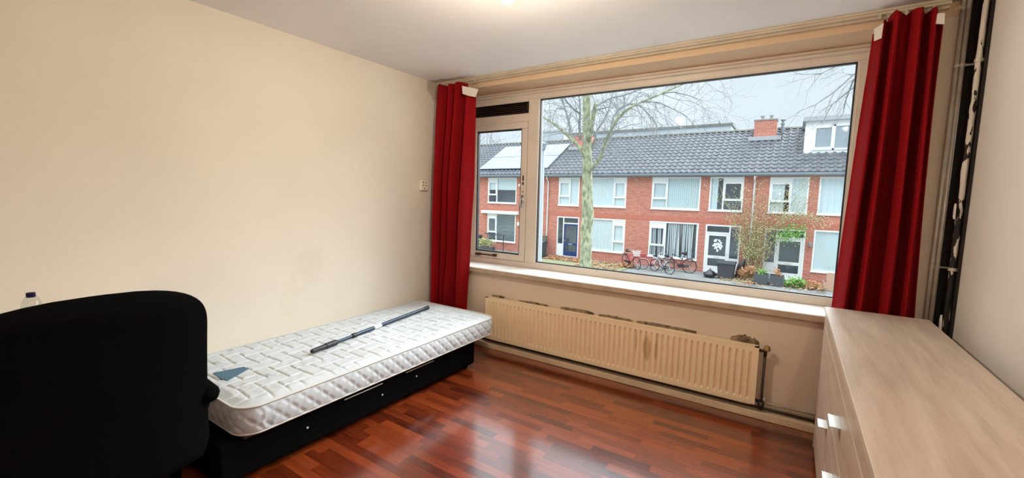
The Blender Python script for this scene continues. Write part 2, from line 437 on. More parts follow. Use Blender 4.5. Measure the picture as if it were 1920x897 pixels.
M['bluedoor'] = mat('blue_door_paint', (.018, .05, .17), rough=.35)
M['lead'] = mat('lead_flashing', (.40, .42, .44), rough=.7)
M['galv'] = mat('galvanised_steel', (.24, .30, .34), rough=.5, metal=.2)
M['bark'] = mat('plane_bark', (.17, .19, .11), rough=.9, noise_s=11, col2=(.46, .48, .31), stretch=(1, 1, .45))
M['branch'] = mat('grey_branch', (.24, .255, .24), rough=.9, noise_s=9, noise_amt=.3)
M['twig'] = mat('grey_twig', (.27, .27, .27), rough=.9)
M['pave'] = mat('grey_paving', (.27, .28, .27), rough=.9, noise_s=1.1, noise_amt=.3)
M['lawn'] = mat('winter_lawn', (.22, .26, .14), rough=1, noise_s=2.5, col2=(.30, .25, .15))
M['leaf_dry'] = mat('fallen_leaf', (.42, .17, .07), rough=.9, noise_s=.9, col2=(.52, .32, .17))
M['leaf_green'] = mat('green_leaf', (.30, .36, .15), rough=.8, noise_s=2, col2=(.46, .42, .22))
M['leaf_bright'] = mat('bright_leaf', (.20, .42, .09), rough=.7, noise_s=3, noise_amt=.3)
M['stem'] = mat('tan_stem', (.42, .33, .19), rough=.9)
M['bin'] = mat('dark_bin_plastic', (.045, .055, .065), rough=.5)
M['bingreen'] = mat('green_bin_plastic', (.22, .34, .16), rough=.5)
M['bag'] = mat('black_bag_film', (.02, .024, .03), rough=.3, bump=1, bump_s=12)
M['planter'] = mat('grey_planter', (.075, .085, .095), rough=.7)
M['timber'] = mat('weathered_timber', (.17, .165, .15), rough=.9, noise_s=6, noise_amt=.3)
M['crate'] = mat('pink_brown_board', (.52, .33, .24), rough=.9)
M['tyre'] = mat('tyre_rubber', (.03, .03, .032), rough=.8)
M['bikeblack'] = mat('black_bike_paint', (.03, .032, .04), rough=.4)
M['bikepink'] = mat('pink_bike_paint', (.55, .08, .13), rough=.4)
M['bikered'] = mat('red_bike_paint', (.45, .04, .06), rough=.4)
M['farhouse'] = mat('pale_render', (.46, .50, .53), rough=.9)
M['terra'] = mat('chimney_pot', (.30, .30, .29), rough=.9)

# ------------------------------------------------------------------ room shell
XL, XR, YW, YB, H = -3.0, .74, 3.24, -1.35, 2.5       # left, right, window wall, wall behind the camera, ceiling
YF = 3.51                                             # window frame face
def struct(o): o['kind'] = 'structure'; return o

struct(B(XL-.15, XR+.15, YB-.15, YW+.30, -.12, 0).build('floor', M['floor']))
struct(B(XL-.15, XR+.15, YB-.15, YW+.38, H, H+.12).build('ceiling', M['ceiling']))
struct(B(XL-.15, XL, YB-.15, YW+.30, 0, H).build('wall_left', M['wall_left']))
struct(B(XR, XR+.15, YB-.15, YW+.30, 0, H).build('wall_right', M['wall']))
struct(B(XL, XR, YB-.15, YB, 0, H).build('wall_back', M['wall']))
wm = MB()
wm.box(XL, XR, YW, YW+.38, 0, .70)                    # parapet under the sill
wm.box(XL, XR, YW+.02, YW+.38, 2.430, H)              # lintel
wm.box(XL, -2.87, YW, YW+.38, .70, 2.425)             # reveals
wm.box(.35, XR, YW, YW+.38, .70, 2.425)
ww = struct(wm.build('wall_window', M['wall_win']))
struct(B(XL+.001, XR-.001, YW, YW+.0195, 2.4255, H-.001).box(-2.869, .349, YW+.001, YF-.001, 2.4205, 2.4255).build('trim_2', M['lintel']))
struct(B(XL+.002, .62, YW-.070, YW-.001, .001, .050).build('baseboard_window', M['base'], bevel=.004))
struct(B(XL+.001, XL+.012, YB+.01, YW-.02, .001, .05).build('baseboard_left', M['base']))

# the window: one fixed light and one narrow casement with a vent above it
win = struct(thing('window_1', None, None, (-1.26, YF+.04, .744)))
FX0, FX1, FZ0, FZ1 = -2.87, .35, .744, 2.425
fr = MB()
fr.box(FX0, FX1, YF, YF+.09, FZ0, .797)               # bottom rail
fr.box(-2.142, FX1, YF, YF+.09, 2.330, FZ1)           # head over the fixed light
fr.box(FX0, -2.142, YF, YF+.09, 2.312, FZ1)
fr.box(FX0, -2.800, YF, YF+.09, .797, 2.312)          # left jamb
fr.box(-2.142, -2.035, YF, YF+.09, .797, 2.330)       # mullion
fr.box(.272, FX1, YF, YF+.09, .797, 2.330)            # right jamb
fr.box(-2.800, -2.142, YF, YF+.09, 2.126, 2.205)      # transom below the vent
fr.build('window_frame', M['frame'], win, bevel=.004)
hb = MB(); hb.prism([(YF-.028, 2.378), (YF-.028, 2.388), (YF-.010, 2.402), (YF, 2.402), (YF, 2.372), (YF-.008, 2.370)], 'x', FX0, FX1)
hb.build('head_moulding', M['frame'], win)
gs = MB()
def ring_box(mb, x0, x1, z0, z1, t, y0, y1):
    mb.box(x0, x1, y0, y1, z0, z0+t); mb.box(x0, x1, y0, y1, z1-t, z1)
    mb.box(x0, x0+t, y0, y1, z0+t, z1-t); mb.box(x1-t, x1, y0, y1, z0+t, z1-t)
ring_box(gs, -2.035, .272, .797, 2.330, .014, YF+.022, YF+.05)
gs.build('gasket', M['gasket'], win)
bd = MB(); ring_box(bd, -2.035, .272, .797, 2.330, .006, YF+.004, YF+.021); bd.build('glazing_bead', M['frame'], win)
B(-2.025, .262, YF+.036, YF+.042, .807, 2.320).build('window_pane', M['glass'], win)
sash = MB(); ring_box(sash, -2.798, -2.144, .800, 2.124, .058, YF-.014, YF+.05)
so_ = sash.build('casement_sash', M['frame'], win, bevel=.004)
g2 = MB(); ring_box(g2, -2.740, -2.202, .858, 2.066, .013, YF+.000, YF+.03); g2.build('gasket', M['gasket'], so_)
B(-2.738, -2.204, YF+.014, YF+.020, .861, 2.064).build('window_pane', M['glass'], so_)
hd = MB(); hd.box(-2.186, -2.160, YF-.022, YF-.014, 1.33, 1.44)
hd.tube([(-2.173, YF-.020, 1.405), (-2.173, YF-.05, 1.405), (-2.176, YF-.056, 1.385), (-2.196, YF-.052, 1.30)], [.008, .008, .008, .006], 8)
hd.build('handle', M['chrome'], so_, smooth=True)
st = MB(); st.box(-2.70, -2.48, YF-.026, YF-.016, .823, .835); st.box(-2.72, -2.66, YF-.034, YF-.014, .815, .84); st.box(-2.50, -2.46, YF-.030, YF-.014, .82, .846)
st.build('stay_bar', M['vent'], so_, bevel=.002)
for (zc, hh) in ((1.60, .05), (1.55, .03), (1.47, .012)):
    mk = MB(); mk.box(-2.180+random.uniform(-.004, .004), -2.166, YF-.0155, YF-.0138, zc-hh/2, zc+hh/2)
    mk.build('paint_chip', M['vent'], so_)
for zc in (1.42, .90, 2.02): MB().tube([(-2.806, YF-.008, zc-.035), (-2.806, YF-.008, zc+.035)], .008, 8).build('hinge', M['vent'], so_)
vt = MB(); vt.box(-2.80, -2.142, YF+.045, YF+.06, 2.205, 2.312)
for i in range(5): vt.box(-2.80, -2.160, YF+.012, YF+.045, 2.216+i*.019, 2.221+i*.019)
vt.box(-2.162, -2.142, YF+.005, YF+.046, 2.205, 2.312); vt.box(-2.80, -2.142, YF+.004, YF+.016, 2.205, 2.211); vt.box(-2.80, -2.142, YF+.004, YF+.016, 2.306, 2.312)
vt.build('vent_grille', M['vent'], win)
ws_ = B(FX0+.002, FX1-.002, 3.201, YF+.02, .706, .744).build('window_sill', M['sill'], win, bevel=.004, segs=2)
B(FX0+.002, FX1-.002, 3.193, 3.2015, .702, .7405).build('sill_nosing', M['nosing'], ws_, bevel=.002)

# soot-black chase in the right corner with its heating pipes
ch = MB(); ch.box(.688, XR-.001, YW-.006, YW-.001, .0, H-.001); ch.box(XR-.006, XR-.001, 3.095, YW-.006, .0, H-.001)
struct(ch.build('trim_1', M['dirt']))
def standing_pipe(name, x, y, r, label, m_, seg=30):
    pts = [(x, y, .002+(H-.004)*i/seg) for i in range(seg+1)]
    return MB().tube(pts, r, 12).build(name, m_, None, smooth=True)
pr = thing('heating_pipe', 'thin cream heating pipe pair clamped in the corner, nearest the red curtain', 'pipe', (.66, 3.205, 0))
for (x, r) in ((.652, .0085), (.672, .0105)):
    MB().tube([(x, 3.205, .002), (x, 3.205, H-.002)], r, 12).build('riser', M['pipe'], pr, smooth=True)
for z in (2.16, 1.10):
    pc = MB()
    pc.tube([(.652, 3.205, z-.008), (.652, 3.205, z+.008)], .0125, 12); pc.tube([(.672, 3.205, z-.008), (.672, 3.205, z+.008)], .0145, 12)
    pc.box(.652, .720, 3.20, 3.212, z-.004, z+.004)
    pc.build('clamp', M['pipe'], pr)
big = thing('heating_pipe', 'thicker heating pipe with peeling white paint against the right wall', 'pipe', (.717, 3.14, 0))
def peel_pt(i, j):
    a = 2*PI*i/16; z = .002+(H-.004)*j/160
    rr = .0115 + .0030*max(0, noise.noise(Vector((math.cos(a)*1.2, math.sin(a)*1.2, z*9))))*2
    return (.716+rr*math.cos(a), 3.135+rr*math.sin(a), z)
MB().grid(peel_pt, 16, 161, closed_u=True).build('riser', M['peel'], big, smooth=True)
for z in (2.16, 1.10): MB().tube([(.717, 3.135, z-.008), (.717, 3.135, z+.008)], .0185, 14).build('clamp', M['pipe'], big)
for z, s in ((1.40, .8), (.80, 1.0)):
    MB().prism([(3.12-.012*s, z-.045*s), (3.12+.010*s, z-.03*s), (3.12+.012*s, z+.035*s), (3.12, z+.055*s), (3.12-.008*s, z+.02*s)], 'x', .690, .697).build('paint_flake', M['tape'], big)

# ------------------------------------------------------------------ curtain rail and curtains
rl = thing('curtain_rail', 'long double-grooved cream curtain rail screwed to the ceiling above the window', 'curtain rail', (-1.18, 3.2, 2.46))
prof = [(3.165, 2.499), (3.165, 2.486), (3.175, 2.486), (3.175, 2.474), (3.200, 2.474), (3.200, 2.480), (3.206, 2.480), (3.206, 2.462), (3.236, 2.462), (3.236, 2.499)]
MB().prism(prof, 'x', XL+.005, .60).build('track', M['rail'], rl)
for k in range(10):
    x_ = -2.86+k*.08 if k < 5 else .31+(k-5)*.055
    B(x_, x_+.012, 3.180, 3.194, 2.452, 2.474).build('glider', M['rail'], rl)

def curtain(fn, nu, nv, name, parent):
    return MB().grid(fn, nu, nv).build(name, M['red'], parent, smooth=True, solid=.004, recalc=False)
def lerp(a, b, t): return a+(b-a)*t
def curtain_fn(nu, nv, xl_top, xr_top, xl_bot, xr_bot, ztop, zbot, yc, amp, folds, ph, seed):
    def fn(i, j):
        u = i/(nu-1); v = j/(nv-1)
        z = lerp(ztop(u), zbot, v)
        xl = xl_top + (xl_bot-xl_top)*v**1.1; xr = xr_top + (xr_bot-xr_top)*v**1.1
        a = 2*PI*folds*(u + .035*math.sin(2*PI*u*1.7+seed)) + ph + .35*math.sin(v*2.2+seed)*u
        am = amp*(.55+.45*min(1, v*3))*(1+.35*noise.noise(Vector((u*6, seed, v*1.2))))
        y = yc + am*math.tanh(2.0*math.sin(a))/.96 + .012*noise.noise(Vector((u*9, v*5, seed)))
        x = lerp(xl, xr, u) + .011*math.sin(2*a)*min(1, .3+v*3)
        return (x, min(y, 3.188), z)
    return fn
lc = thing('curtain', 'long red curtain hanging at the left of the window, above the mattress end', 'curtain', (-2.73, 3.13, .1))
NU, NV = 200, 60
lt = lambda u: 2.452 - .012*math.sin(u*19)**2 - (.085*max(0, (u-.72)/.28)**1.5)
curtain(curtain_fn(NU, NV, -2.925, -2.475, -2.978, -2.590, lt, .10, 3.105, .070, 4.2, .6, 1.3), NU, NV, 'drape', lc)
def tape_mesh(parent, pts, yb):
    mb = MB(); mb.prism(pts, 'y', yb, yb+.006); return mb.build('heading_tape', M['tape'], parent)
P = [at(866, 161, 3.055), at(896, 167, 3.055), at(891, 182, 3.055), at(880, 180, 3.055), at(867, 176, 3.055)]
tape_mesh(lc, [(p.x, p.z) for p in P], 3.056)
rc = thing('curtain', 'long red curtain in deep dark folds at the right of the window, behind the chest', 'curtain', (.42, 3.13, .02))
rt = lambda u: 2.452 - .09*max(0, (.25-u)/.25) - .03*max(0, (u-.6)/.4) - .010*math.sin(u*23)**2
curtain(curtain_fn(NU, NV, .290, .570, .203, .615, rt, .056, 3.113, .072, 4.0, 2.4, 4.1), NU, NV, 'drape', rc)
P = [at(1639, 54, 3.055), at(1657, 43, 3.055), at(1653, 71, 3.055), at(1639, 77, 3.055)]
tape_mesh(rc, [(p.x, p.z) for p in P], 3.056)
P = [at(1758, 25, 3.055), at(1772, 24, 3.055), at(1771, 45, 3.055), at(1755, 44, 3.055)]
tape_mesh(rc, [(p.x, p.z) for p in P], 3.056)

# ------------------------------------------------------------------ radiator
rd = thing('radiator', 'long cream panel radiator with vertical ribs under the window', 'radiator', (-1.23, 3.17, .10))
RX0, RX1, RZ0, RZ1, RY = -2.335, -.123, .098, .490, 3.148
NR = 54; pitch = (RX1-RX0-.05)/NR; per = 12
def rad_fn(i, j):
    zs = [RZ0+.004, RZ0+.030, RZ0+.036, RZ0+.048, RZ0+.058, RZ1-.058, RZ1-.048, RZ1-.036, RZ1-.030, RZ1-.004]
    msk = [0, 0, .15, .8, 1, 1, .8, .15, 0, 0]
    x = RX0+.025+pitch*i/per
    ph = (i % per)/per
    g = max(0, 1-abs(ph-.5)/.24); g = g*g*(3-2*g)
    return (x, RY + .0145*g*msk[j], zs[j])
rp = MB().grid(rad_fn, NR*per+1, 10)
rp.box(RX0, RX0+.025, RY, RY+.02, RZ0, RZ1); rp.box(RX1-.025, RX1, RY, RY+.02, RZ0, RZ1)
rp.box(RX0, RX1, RY, RY+.02, RZ1-.005, RZ1); rp.box(RX0, RX1, RY, RY+.02, RZ0, RZ0+.005)
rp.build('front_panel', M['rad'], rd, recalc=False)
B(RX0+.01, RX1-.01, RY+.055, RY+.068, RZ0+.005, RZ1-.005).build('rear_panel', M['rad'], rd)
B(RX0+.002, RX0+.008, RY+.018, RY+.056, RZ0+.03, RZ1-.02).build('side_cover', M['rad'], rd)
B(RX1-.008, RX1-.002, RY+.018, RY+.056, RZ0+.03, RZ1-.02).build('side_cover', M['rad'], rd)
for x in (-1.95, -1.23, -.55):
    b_ = B(x-.03, x+.03, RY+.068, YW-.012, RZ1-.10, RZ1-.02); b_.build('wall_bracket', M['dirt'], rd)
vl = MB(); vl.tube([(RX1-.002, RY+.035, .462), (-.088, RY+.035, .462)], .009, 10); vl.tube([(-.088, RY+.035, .43), (-.088, RY+.035, .475)], .011, 10)
valve = vl.build('valve', M['vent'], rd, smooth=True)
MB().lathe([(.012, 0), (.019, .002), (.020, .012), (.016, .030), (.010, .034)], (-.080, RY+.030, .468), 12).build('knob', M['brass'], valve)
vp = MB(); vp.tube([(-.088, RY+.035, .44), (-.088, RY+.035, .12), (-.088, RY+.035, .085)], .0075, 10); vp.tube([(RX1-.004, RY+.035, .125), (-.09, RY+.035, .118)], .010, 10); vp.lathe([(.017, 0), (.017, .05)], (-.088, RY+.035, .07), 10)
vp.build('supply_pipe', M['vent'], rd, smooth=True)
hp = thing('heating_pipe', 'pair of low heating pipes running along the skirting beside the radiator valve', 'pipe', (.2, 3.2, .06))
MB().tube([(-.075, 3.185, .15), (-.072, 3.20, .118), (-.05, 3.21, .108), (.60, 3.21, .108)], .0085, 10).build('pipe_run', M['pipe'], hp, smooth=True)
MB().tube([(-2.9, 3.206, .068), (-.10, 3.206, .068), (.60, 3.206, .068)], .0085, 10).build('pipe_run', M['vent'], hp, smooth=True)
# torn wallpaper along the top of the radiator
random.seed(3)
for (x0, x1, hh, dz) in ((-2.32, -2.18, .02, .0), (-2.02, -1.72, .022, -.006), (-1.60, -1.30, .035, .0), (-1.26, -.98, .03, -.004), (-.95, -.52, .022, .0), (-.30, -.13, .07, .0)):
    top = []; n = 18
    for k in range(n+1):
        x = lerp(x0, x1, k/n); top.append((x, .498+dz+hh*(.34 if hh < .05 else .6)*(.35+.65*random.random())*math.sin(PI*k/n)**.6))
    poly = [(x0, .47)] + top + [(x1, .47)]
    struct(MB().prism(poly, 'y', YW-.004, YW-.0005).build('torn_wallpaper', M['plaster'], ww))

# ------------------------------------------------------------------ wall socket
sk = thing('wall_socket', 'small cream switch box on the left wall next to the red curtain', 'socket', (XL, 3.0, 1.46))
B(XL+.001, XL+.032, 2.955, 3.040, 1.46, 1.555).build('housing', M['socket'], sk, bevel=.006, segs=3)
for (y, z) in ((2.978, 1.535), (3.015, 1.535), (2.978, 1.508), (3.015, 1.508), (2.997, 1.478)):
    MB().tube([(XL+.0315, y, z), (XL+.0335, y, z)], .006, 10).build('button', M['vent'], sk)

# ------------------------------------------------------------------ bed, mattress
bb = thing('bed_base', 'low black divan bed base under the white mattress', 'bed', (-2.545, 1.93, 0))
BX0, BX1, BY0, BY1 = -2.985, -2.130, .84, 2.74
B(BX0, BX1, BY0, BY1, .035, .235).build('side_panel', M['bedblack'], bb, bevel=.015, segs=3)
B(BX0, BX1+.025, .94, BY1+.12, .2355, .256).build('slat_frame', M['bedbrown'], bb, bevel=.004)
for (x, y) in ((BX0+.06, BY0+.06), (BX1-.06, BY0+.06), (BX0+.06, BY1-.06), (BX1-.06, BY1-.06)):
    MB().lathe([(.022, 0), (.028, .036)], (x, y, 0), 12).build('foot', M['blackp'], bb)
for (y0, y1, z) in ((1.50, 1.78, .205), (1.98, 2.25, .208)):
    B(BX1, BX1+.006, y0, y1, z, z+.004).build('drawer_strip', M['satin'], bb)
for (y, z) in ((1.27, .14), (1.78, .13), (2.08, .15)):
    MB().tube([(BX1-.001, y, z), (BX1+.004, y, z)], .006, 10).build('screw_cap', M['bolt'], bb)

mt = thing('mattress', 'quilted white single mattress on the black bed base along the left wall', 'mattress', (-2.52, 1.94, .262))
MX0, MX1, MY0, MY1, MZ0, MZ1 = -2.992, -2.072, .915, 2.945, .257, .405
MCX, MCY = (MX0+MX1)/2, (MY0+MY1)/2
def rrect(x0, x1, y0, y1, r, n):
    """n points evenly along a rounded rectangle, with outward normals"""
    segs = []
    Lx, Ly = x1-x0-2*r, y1-y0-2*r; q = PI*r/2; tot = 2*Lx+2*Ly+4*q; out = []
    for k in range(n):
        s = tot*k/n
        for (kind, ln, dat) in (('l', Ly, ((x1, y0+r), (0, 1), (1, 0))), ('a', q, ((x1-r, y1-r), 0)), ('l', Lx, ((x1-r, y1), (-1, 0), (0, 1))), ('a', q, ((x0+r, y1-r), PI/2)),
                                ('l', Ly, ((x0, y1-r), (0, -1), (-1, 0))), ('a', q, ((x0+r, y0+r), PI)), ('l', Lx, ((x0+r, y0), (1, 0), (0, -1))), ('a', q, ((x1-r, y0+r), 1.5*PI))):
            if s < ln or (kind == 'a' and dat[1] == 1.5*PI):
                if kind == 'l': out.append((dat[0][0]+dat[1][0]*s, dat[0][1]+dat[1][1]*s, dat[2][0], dat[2][1]))
                else:
                    a = dat[1]+s/r; out.append((dat[0][0]+r*math.cos(a), dat[0][1]+r*math.sin(a), math.cos(a), math.sin(a)))
                break
            s -= ln
    return out, tot
U = .083
def herring(x, y):
    """distance to the nearest stitch line of a herringbone quilting"""
    gx, gy = x/U, y/U; i, j = math.floor(gx), math.floor(gy); fx, fy = gx-i, gy-j; k = (i-j) % 4
    if k == 0: d = min(fx, fy, 1-fy)
    elif k == 1: d = min(1-fx, fy, 1-fy)
    elif k == 3: d = min(fy, fx, 1-fx)
    else: d = min(1-fy, fx, 1-fx)
    return d*U
NP, NRg = 900, 105
per_pts, per_len = rrect(MX0, MX1, MY0, MY1, .10, NP)
def top_fn(i, j):
    px_, py_, nx, ny = per_pts[i]
    cy = max(MY0+.47, min(MY1-.47, py_)); cx = MCX
    t = j/(NRg-1); x = lerp(px_, cx, t); y = lerp(py_, cy, t)
    edge = min(1, math.hypot(x-px_, y-py_)/.06)
    d = min(1, herring(x-.013*noise.noise(Vector((x*5, y*5, 2))), y+.013*noise.noise(Vector((x*5, y*5, 7))))/.013)
    z = MZ1-.012 + .012*edge + (.0075*(d*(2-d))-.004)*edge + .004*noise.noise(Vector((x*3, y*3, 0))) + .0022*noise.noise(Vector((x*30, y*22, 3)))*edge
    return (x, y, z)
tm = MB().grid(top_fn, NP, NRg, closed_u=True)
tm.build('quilted_top', M['ticking'], mt, smooth=True)
NZ = 18
def side_fn(i, j):
    x, y, nx, ny = per_pts[i]; v = j/(NZ-1); s = per_len*i/NP
    z = lerp(MZ1-.012, MZ0, v)
    a = ((s/.085)+(v*1.6)) % 1; b_ = ((s/.085)-(v*1.6)) % 1
    d = min(a, 1-a, b_, 1-b_)*2
    o = .010*math.sin(PI*v)**.5 + .007*(min(1, d*2.2)-.5)*math.sin(PI*v)**.4
    return (x+nx*o, y+ny*o, z)
MB().grid(side_fn, NP, NZ, closed_u=True).build('quilted_border', M['ticking'], mt, smooth=True)
bt = MB(); bt.v = [(p[0], p[1], MZ0) for p in per_pts]; bt.f = [tuple(range(NP))]; bt.build('underside', M['piping'], mt)
for z in (MZ1-.011, MZ0+.005):
    MB().tube([(p[0]+p[2]*.003, p[1]+p[3]*.003, z) for p in per_pts[::2]], .0055, 6, closed=True).build('piping', M['piping'], mt, smooth=True)
lb = []
for (px_, py_) in ((400, 700), (457, 688.5), (466, 692), (427.5, 714), (414, 711)):
    d = CR*((px_-960)/FPX) + CU*(-(py_-448.5)/FPX) + _f; t = (MZ1+.004-CAM.z)/d.z; q = CAM+d*t; lb.append((q.x, q.y))
tag(MB().prism(lb, 'z', MZ1-.004, MZ1+.0055).build('woven_label', M['label'], mt), 'blue woven label')

pl = thing('telescopic_pole', 'dark blue telescopic pole with a white sticker lying on the mattress', 'pole', (-2.55, 2.1, MZ1))
PZ = MZ1+.020
A_, B_ = Vector((-2.447, 1.497, PZ+.004)), Vector((-2.652, 2.732, PZ))
pp = lambda t: A_.lerp(B_, t)
MB().tube([pp(.28), pp(.99)], .0135, 14).build('outer_tube', M['pole'], pl, smooth=False)
MB().tube([pp(.14), pp(.29)], .0105, 14).build('inner_tube', M['pole'], pl)
MB().tube([pp(0), pp(.005), pp(.085), pp(.09), pp(.155), pp(.165)], [.012, .0145, .0155, .019, .019, .013], 14).build('grip', M['polecap'], pl)
MB().tube([pp(.272), pp(.275), pp(.298), pp(.30)], [.0135, .0165, .0165, .0138], 14).build('locking_collar', M['polecap'], pl)
MB().tube([pp(.95), pp(.955), pp(.998), pp(1.0)], [.0138, .0158, .0158, .012], 14).build('end_cap', M['polecap'], pl)
tag(MB().tube([pp(.445), pp(.505)], .0139, 14).build('sticker', M['sticker'], pl), 'white paper sticker')

# ------------------------------------------------------------------ desk, bottle, office chair
dk = thing('desk', 'desk against the left wall, behind the black office chair, carrying the bottle', 'desk', (-2.68, .42, 0))
B(-2.99, -2.38, -.10, .80, .70, .728).build('desktop', M['oak'], dk, bevel=.002)
B(-2.98, -2.42, .765, .79, .001, .70).build('side_panel', M['bedblack'], dk); B(-2.98, -2.42, -.085, -.06, .001, .70).build('side_panel', M['bedblack'], dk)
B(-2.975, -2.955, -.06, .765, .30, .70).build('back_panel', M['bedblack'], dk)
bo = thing('water_bottle', 'clear plastic water bottle with a navy cap behind the office chair', 'bottle', (-2.85, .407, .728))
M['pet'] = glass_material('clear_plastic', (.90, .93, .92), refl=.04, gloss=.08)
MB().lathe([(.026, 0), (.034, .006), (.0355, .02), (.035, .06), (.0325, .075), (.035, .09), (.0355, .128), (.0335, .150), (.028, .172), (.020, .186), (.0145, .192), (.0135, .205)], (-2.85, .407, .729), 28).build('body', M['pet'], bo, smooth=True)
MB().lathe([(.0145, 0), (.0155, .002), (.0155, .019), (.0145, .021)], (-2.85, .407, .914), 24).build('cap', M['cap'], bo)

oc = thing('office_chair', 'large black office chair in the foreground, its back to the viewer', 'office chair', (-1.95, .36, 0))
CY = .365
def half_w(z):
    # outline of the backrest: half width at height z
    t = (z-.44)/(1.106-.44)
    hw = .303
    if t > .72:
        k = (t-.72)/.28; hw *= max(0, 1-k**3.2)**(1/2.2)
    if t < .10: hw *= .93+.07*(t/.10)
    return hw
def back_fn(side):
    def fn(i, j):
        t = j/40; z = .44+(1.106-.44)*(1-(1-t)**1.35); s = -1+2*i/28
        hw = half_w(min(z, 1.1059)); y = CY+hw*math.sin(s*PI/2)*1.0
        edge = math.cos(s*PI/2)**.5 if abs(s) < 1 else 0
        vert = min(1, max(0, 1.106-z)/.05)**.5 * min(1, (z-.44)/.03+.05)**.5
        x = -1.715 - .05*((z-.5)/.6)**2*-1 - .055*(y-CY)**2/.085
        x += side*.040*edge*vert
        return (x, y, z)
    return fn
bk = MB().grid(back_fn(1), 29, 41).grid(back_fn(-1), 29, 41)
bk.build('backrest', M['black'], oc, smooth=True, recalc=False)
def seat_fn(i, j):
    a = 2*PI*i/48; prof = [(0, .52), (.55, .522), (.90, .515), (1.0, .49), (1.0, .45), (.93, .425), (0, .42)]
    r, z = prof[j]; c_, s_ = math.cos(a), math.sin(a)
    return (-1.99+.27*r*math.copysign(abs(c_)**.5, c_), CY+.27*r*math.copysign(abs(s_)**.5, s_), z)
MB().grid(seat_fn, 48, 7, closed_u=True).build('seat', M['black'], oc, smooth=True)
for s in (-1, 1):
    y = CY+s*.305
    am = MB(); am.tube([(-1.725, y, .664), (-1.75, y, .668), (-1.90, y, .676), (-2.04, y, .672), (-2.07, y, .664)], [.018, .034, .038, .034, .018], 12)
    pad = am.build('armrest', M['black'], oc, smooth=True)
    sp_ = MB(); sp_.tube([(-1.79, y, .65), (-1.82, CY+s*.29, .56), (-1.88, CY+s*.24, .44)], [.022, .024, .026], 10); sp_.tube([(-2.0, y, .65), (-1.97, CY+s*.29, .54), (-1.93, CY+s*.24, .44)], [.02, .022, .026], 10)
    sp_.build('arm_bracket', M['blackp'], pad, smooth=True)
MB().tube([(-1.99, CY, .12), (-1.99, CY, .25), (-1.99, CY, .251), (-1.99, CY, .43)], [.035, .035, .022, .022], 16).build('gas_lift', M['blackp'], oc)
MB().tube([(-1.95, CY, .435), (-1.72, CY, .42), (-1.70, CY, .455), (-1.712, CY, .50)], [.03, .028, .024, .015], 10).build('back_bracket', M['blackp'], oc, smooth=True)
for k in range(5):
    a = 2*PI*k/5+.3; ex, ey = -1.99+.29*math.cos(a), CY+.29*math.sin(a)
    lg = MB().tube([(-1.99, CY, .13), (-1.99+.15*math.cos(a), CY+.15*math.sin(a), .11), (ex, ey, .075)], [.03, .024, .018], 8).build('leg', M['blackp'], oc, smooth=True)
    cs = MB(); t_ = Vector((-math.sin(a), math.cos(a), 0))
    for s in (-1, 1):
        c_ = Vector((ex, ey, .028))+t_*s*.016; cs.tube([c_-t_*.009, c_+t_*.009], .027, 14)
    cs.tube([(ex, ey, .028), (ex, ey, .075)], .007, 8)
    cs.build('caster', M['blackp'], lg)

# ------------------------------------------------------------------ chest of drawers
cs = thing('chest_of_drawers', 'wide pale oak chest of drawers with metal tab handles along the right wall', 'chest', (.415, 2.0, 0))
CX0, CX1, CY0, CY1, CZ = .193, .630, .92, 3.02, .838
B(CX0-.002, CX1, CY0-.01, CY1+.002, CZ-.022, CZ).build('top', M['oak'], cs, bevel=.0015)
B(CX0-.0045, CX0-.002, CY0-.01, CY1+.002, CZ-.0215, CZ-.0005).build('edge_strip', M['oak_edge'], cs)
ca = MB(); ca.box(CX0+.020, CX1-.004, CY1-.018, CY1, .0, CZ-.022); ca.box(CX0+.020, CX1-.004, CY0, CY0+.018, .0, CZ-.022)
ca.box(CX0+.020, CX1-.004, 2.262, 2.278, .06, CZ-.022); ca.box(CX1-.008, CX1-.002, CY0, CY1, .06, CZ-.022)
ca.box(CX0+.020, CX1-.01, CY0, CY1, .06, .078); ca.box(CX0+.026, CX0+.042, CY0, CY1, .0, .06)
ca.box(CX0+.001, CX0+.0195, CY0, CY1, .742, CZ-.0225)                # top rail above the fronts
ca.box(CX0+.001, CX0+.0195, CY1-.03, CY1, .0, .742)                  # end stile
ca.build('carcass', M['oak'], cs, bevel=.001)
def tab_handle(parent, y0, y1, z):
    hb_ = MB(); hb_.box(CX0-.034, CX0+.001, y0, y1, z-.003, z); hb_.box(CX0-.034, CX0-.031, y0, y1, z-.014, z)
    hb_.build('handle', M['satin'], parent, bevel=.001)
dr = B(CX0, CX0+.019, 2.273, CY1-.032, .048, .739).build('door', M['oak'], cs, bevel=.0015)
tab_handle(dr, 2.285, 2.375, .437)
for (z0, z1) in ((.522, .739), (.288, .518), (.048, .284)):
    d_ = B(CX0, CX0+.019, CY0+.004, 2.269, z0, z1).build('drawer', M['oak'], cs, bevel=.0015)
    MB().box(CX0-.0006, CX0+.003, CY0+.004, 2.269, z1-.003, z1+.0006).build('edge_strip', M['oak_edge'], d_)
    zc = (z0+z1)/2+.012
    tab_handle(d_, 1.835, 1.945, zc); tab_handle(d_, 1.22, 1.33, zc)
MB().box(CX0-.0006, CX0+.003, 2.273, CY1-.032, .736, .7396).build('edge_strip', M['oak_edge'], dr)

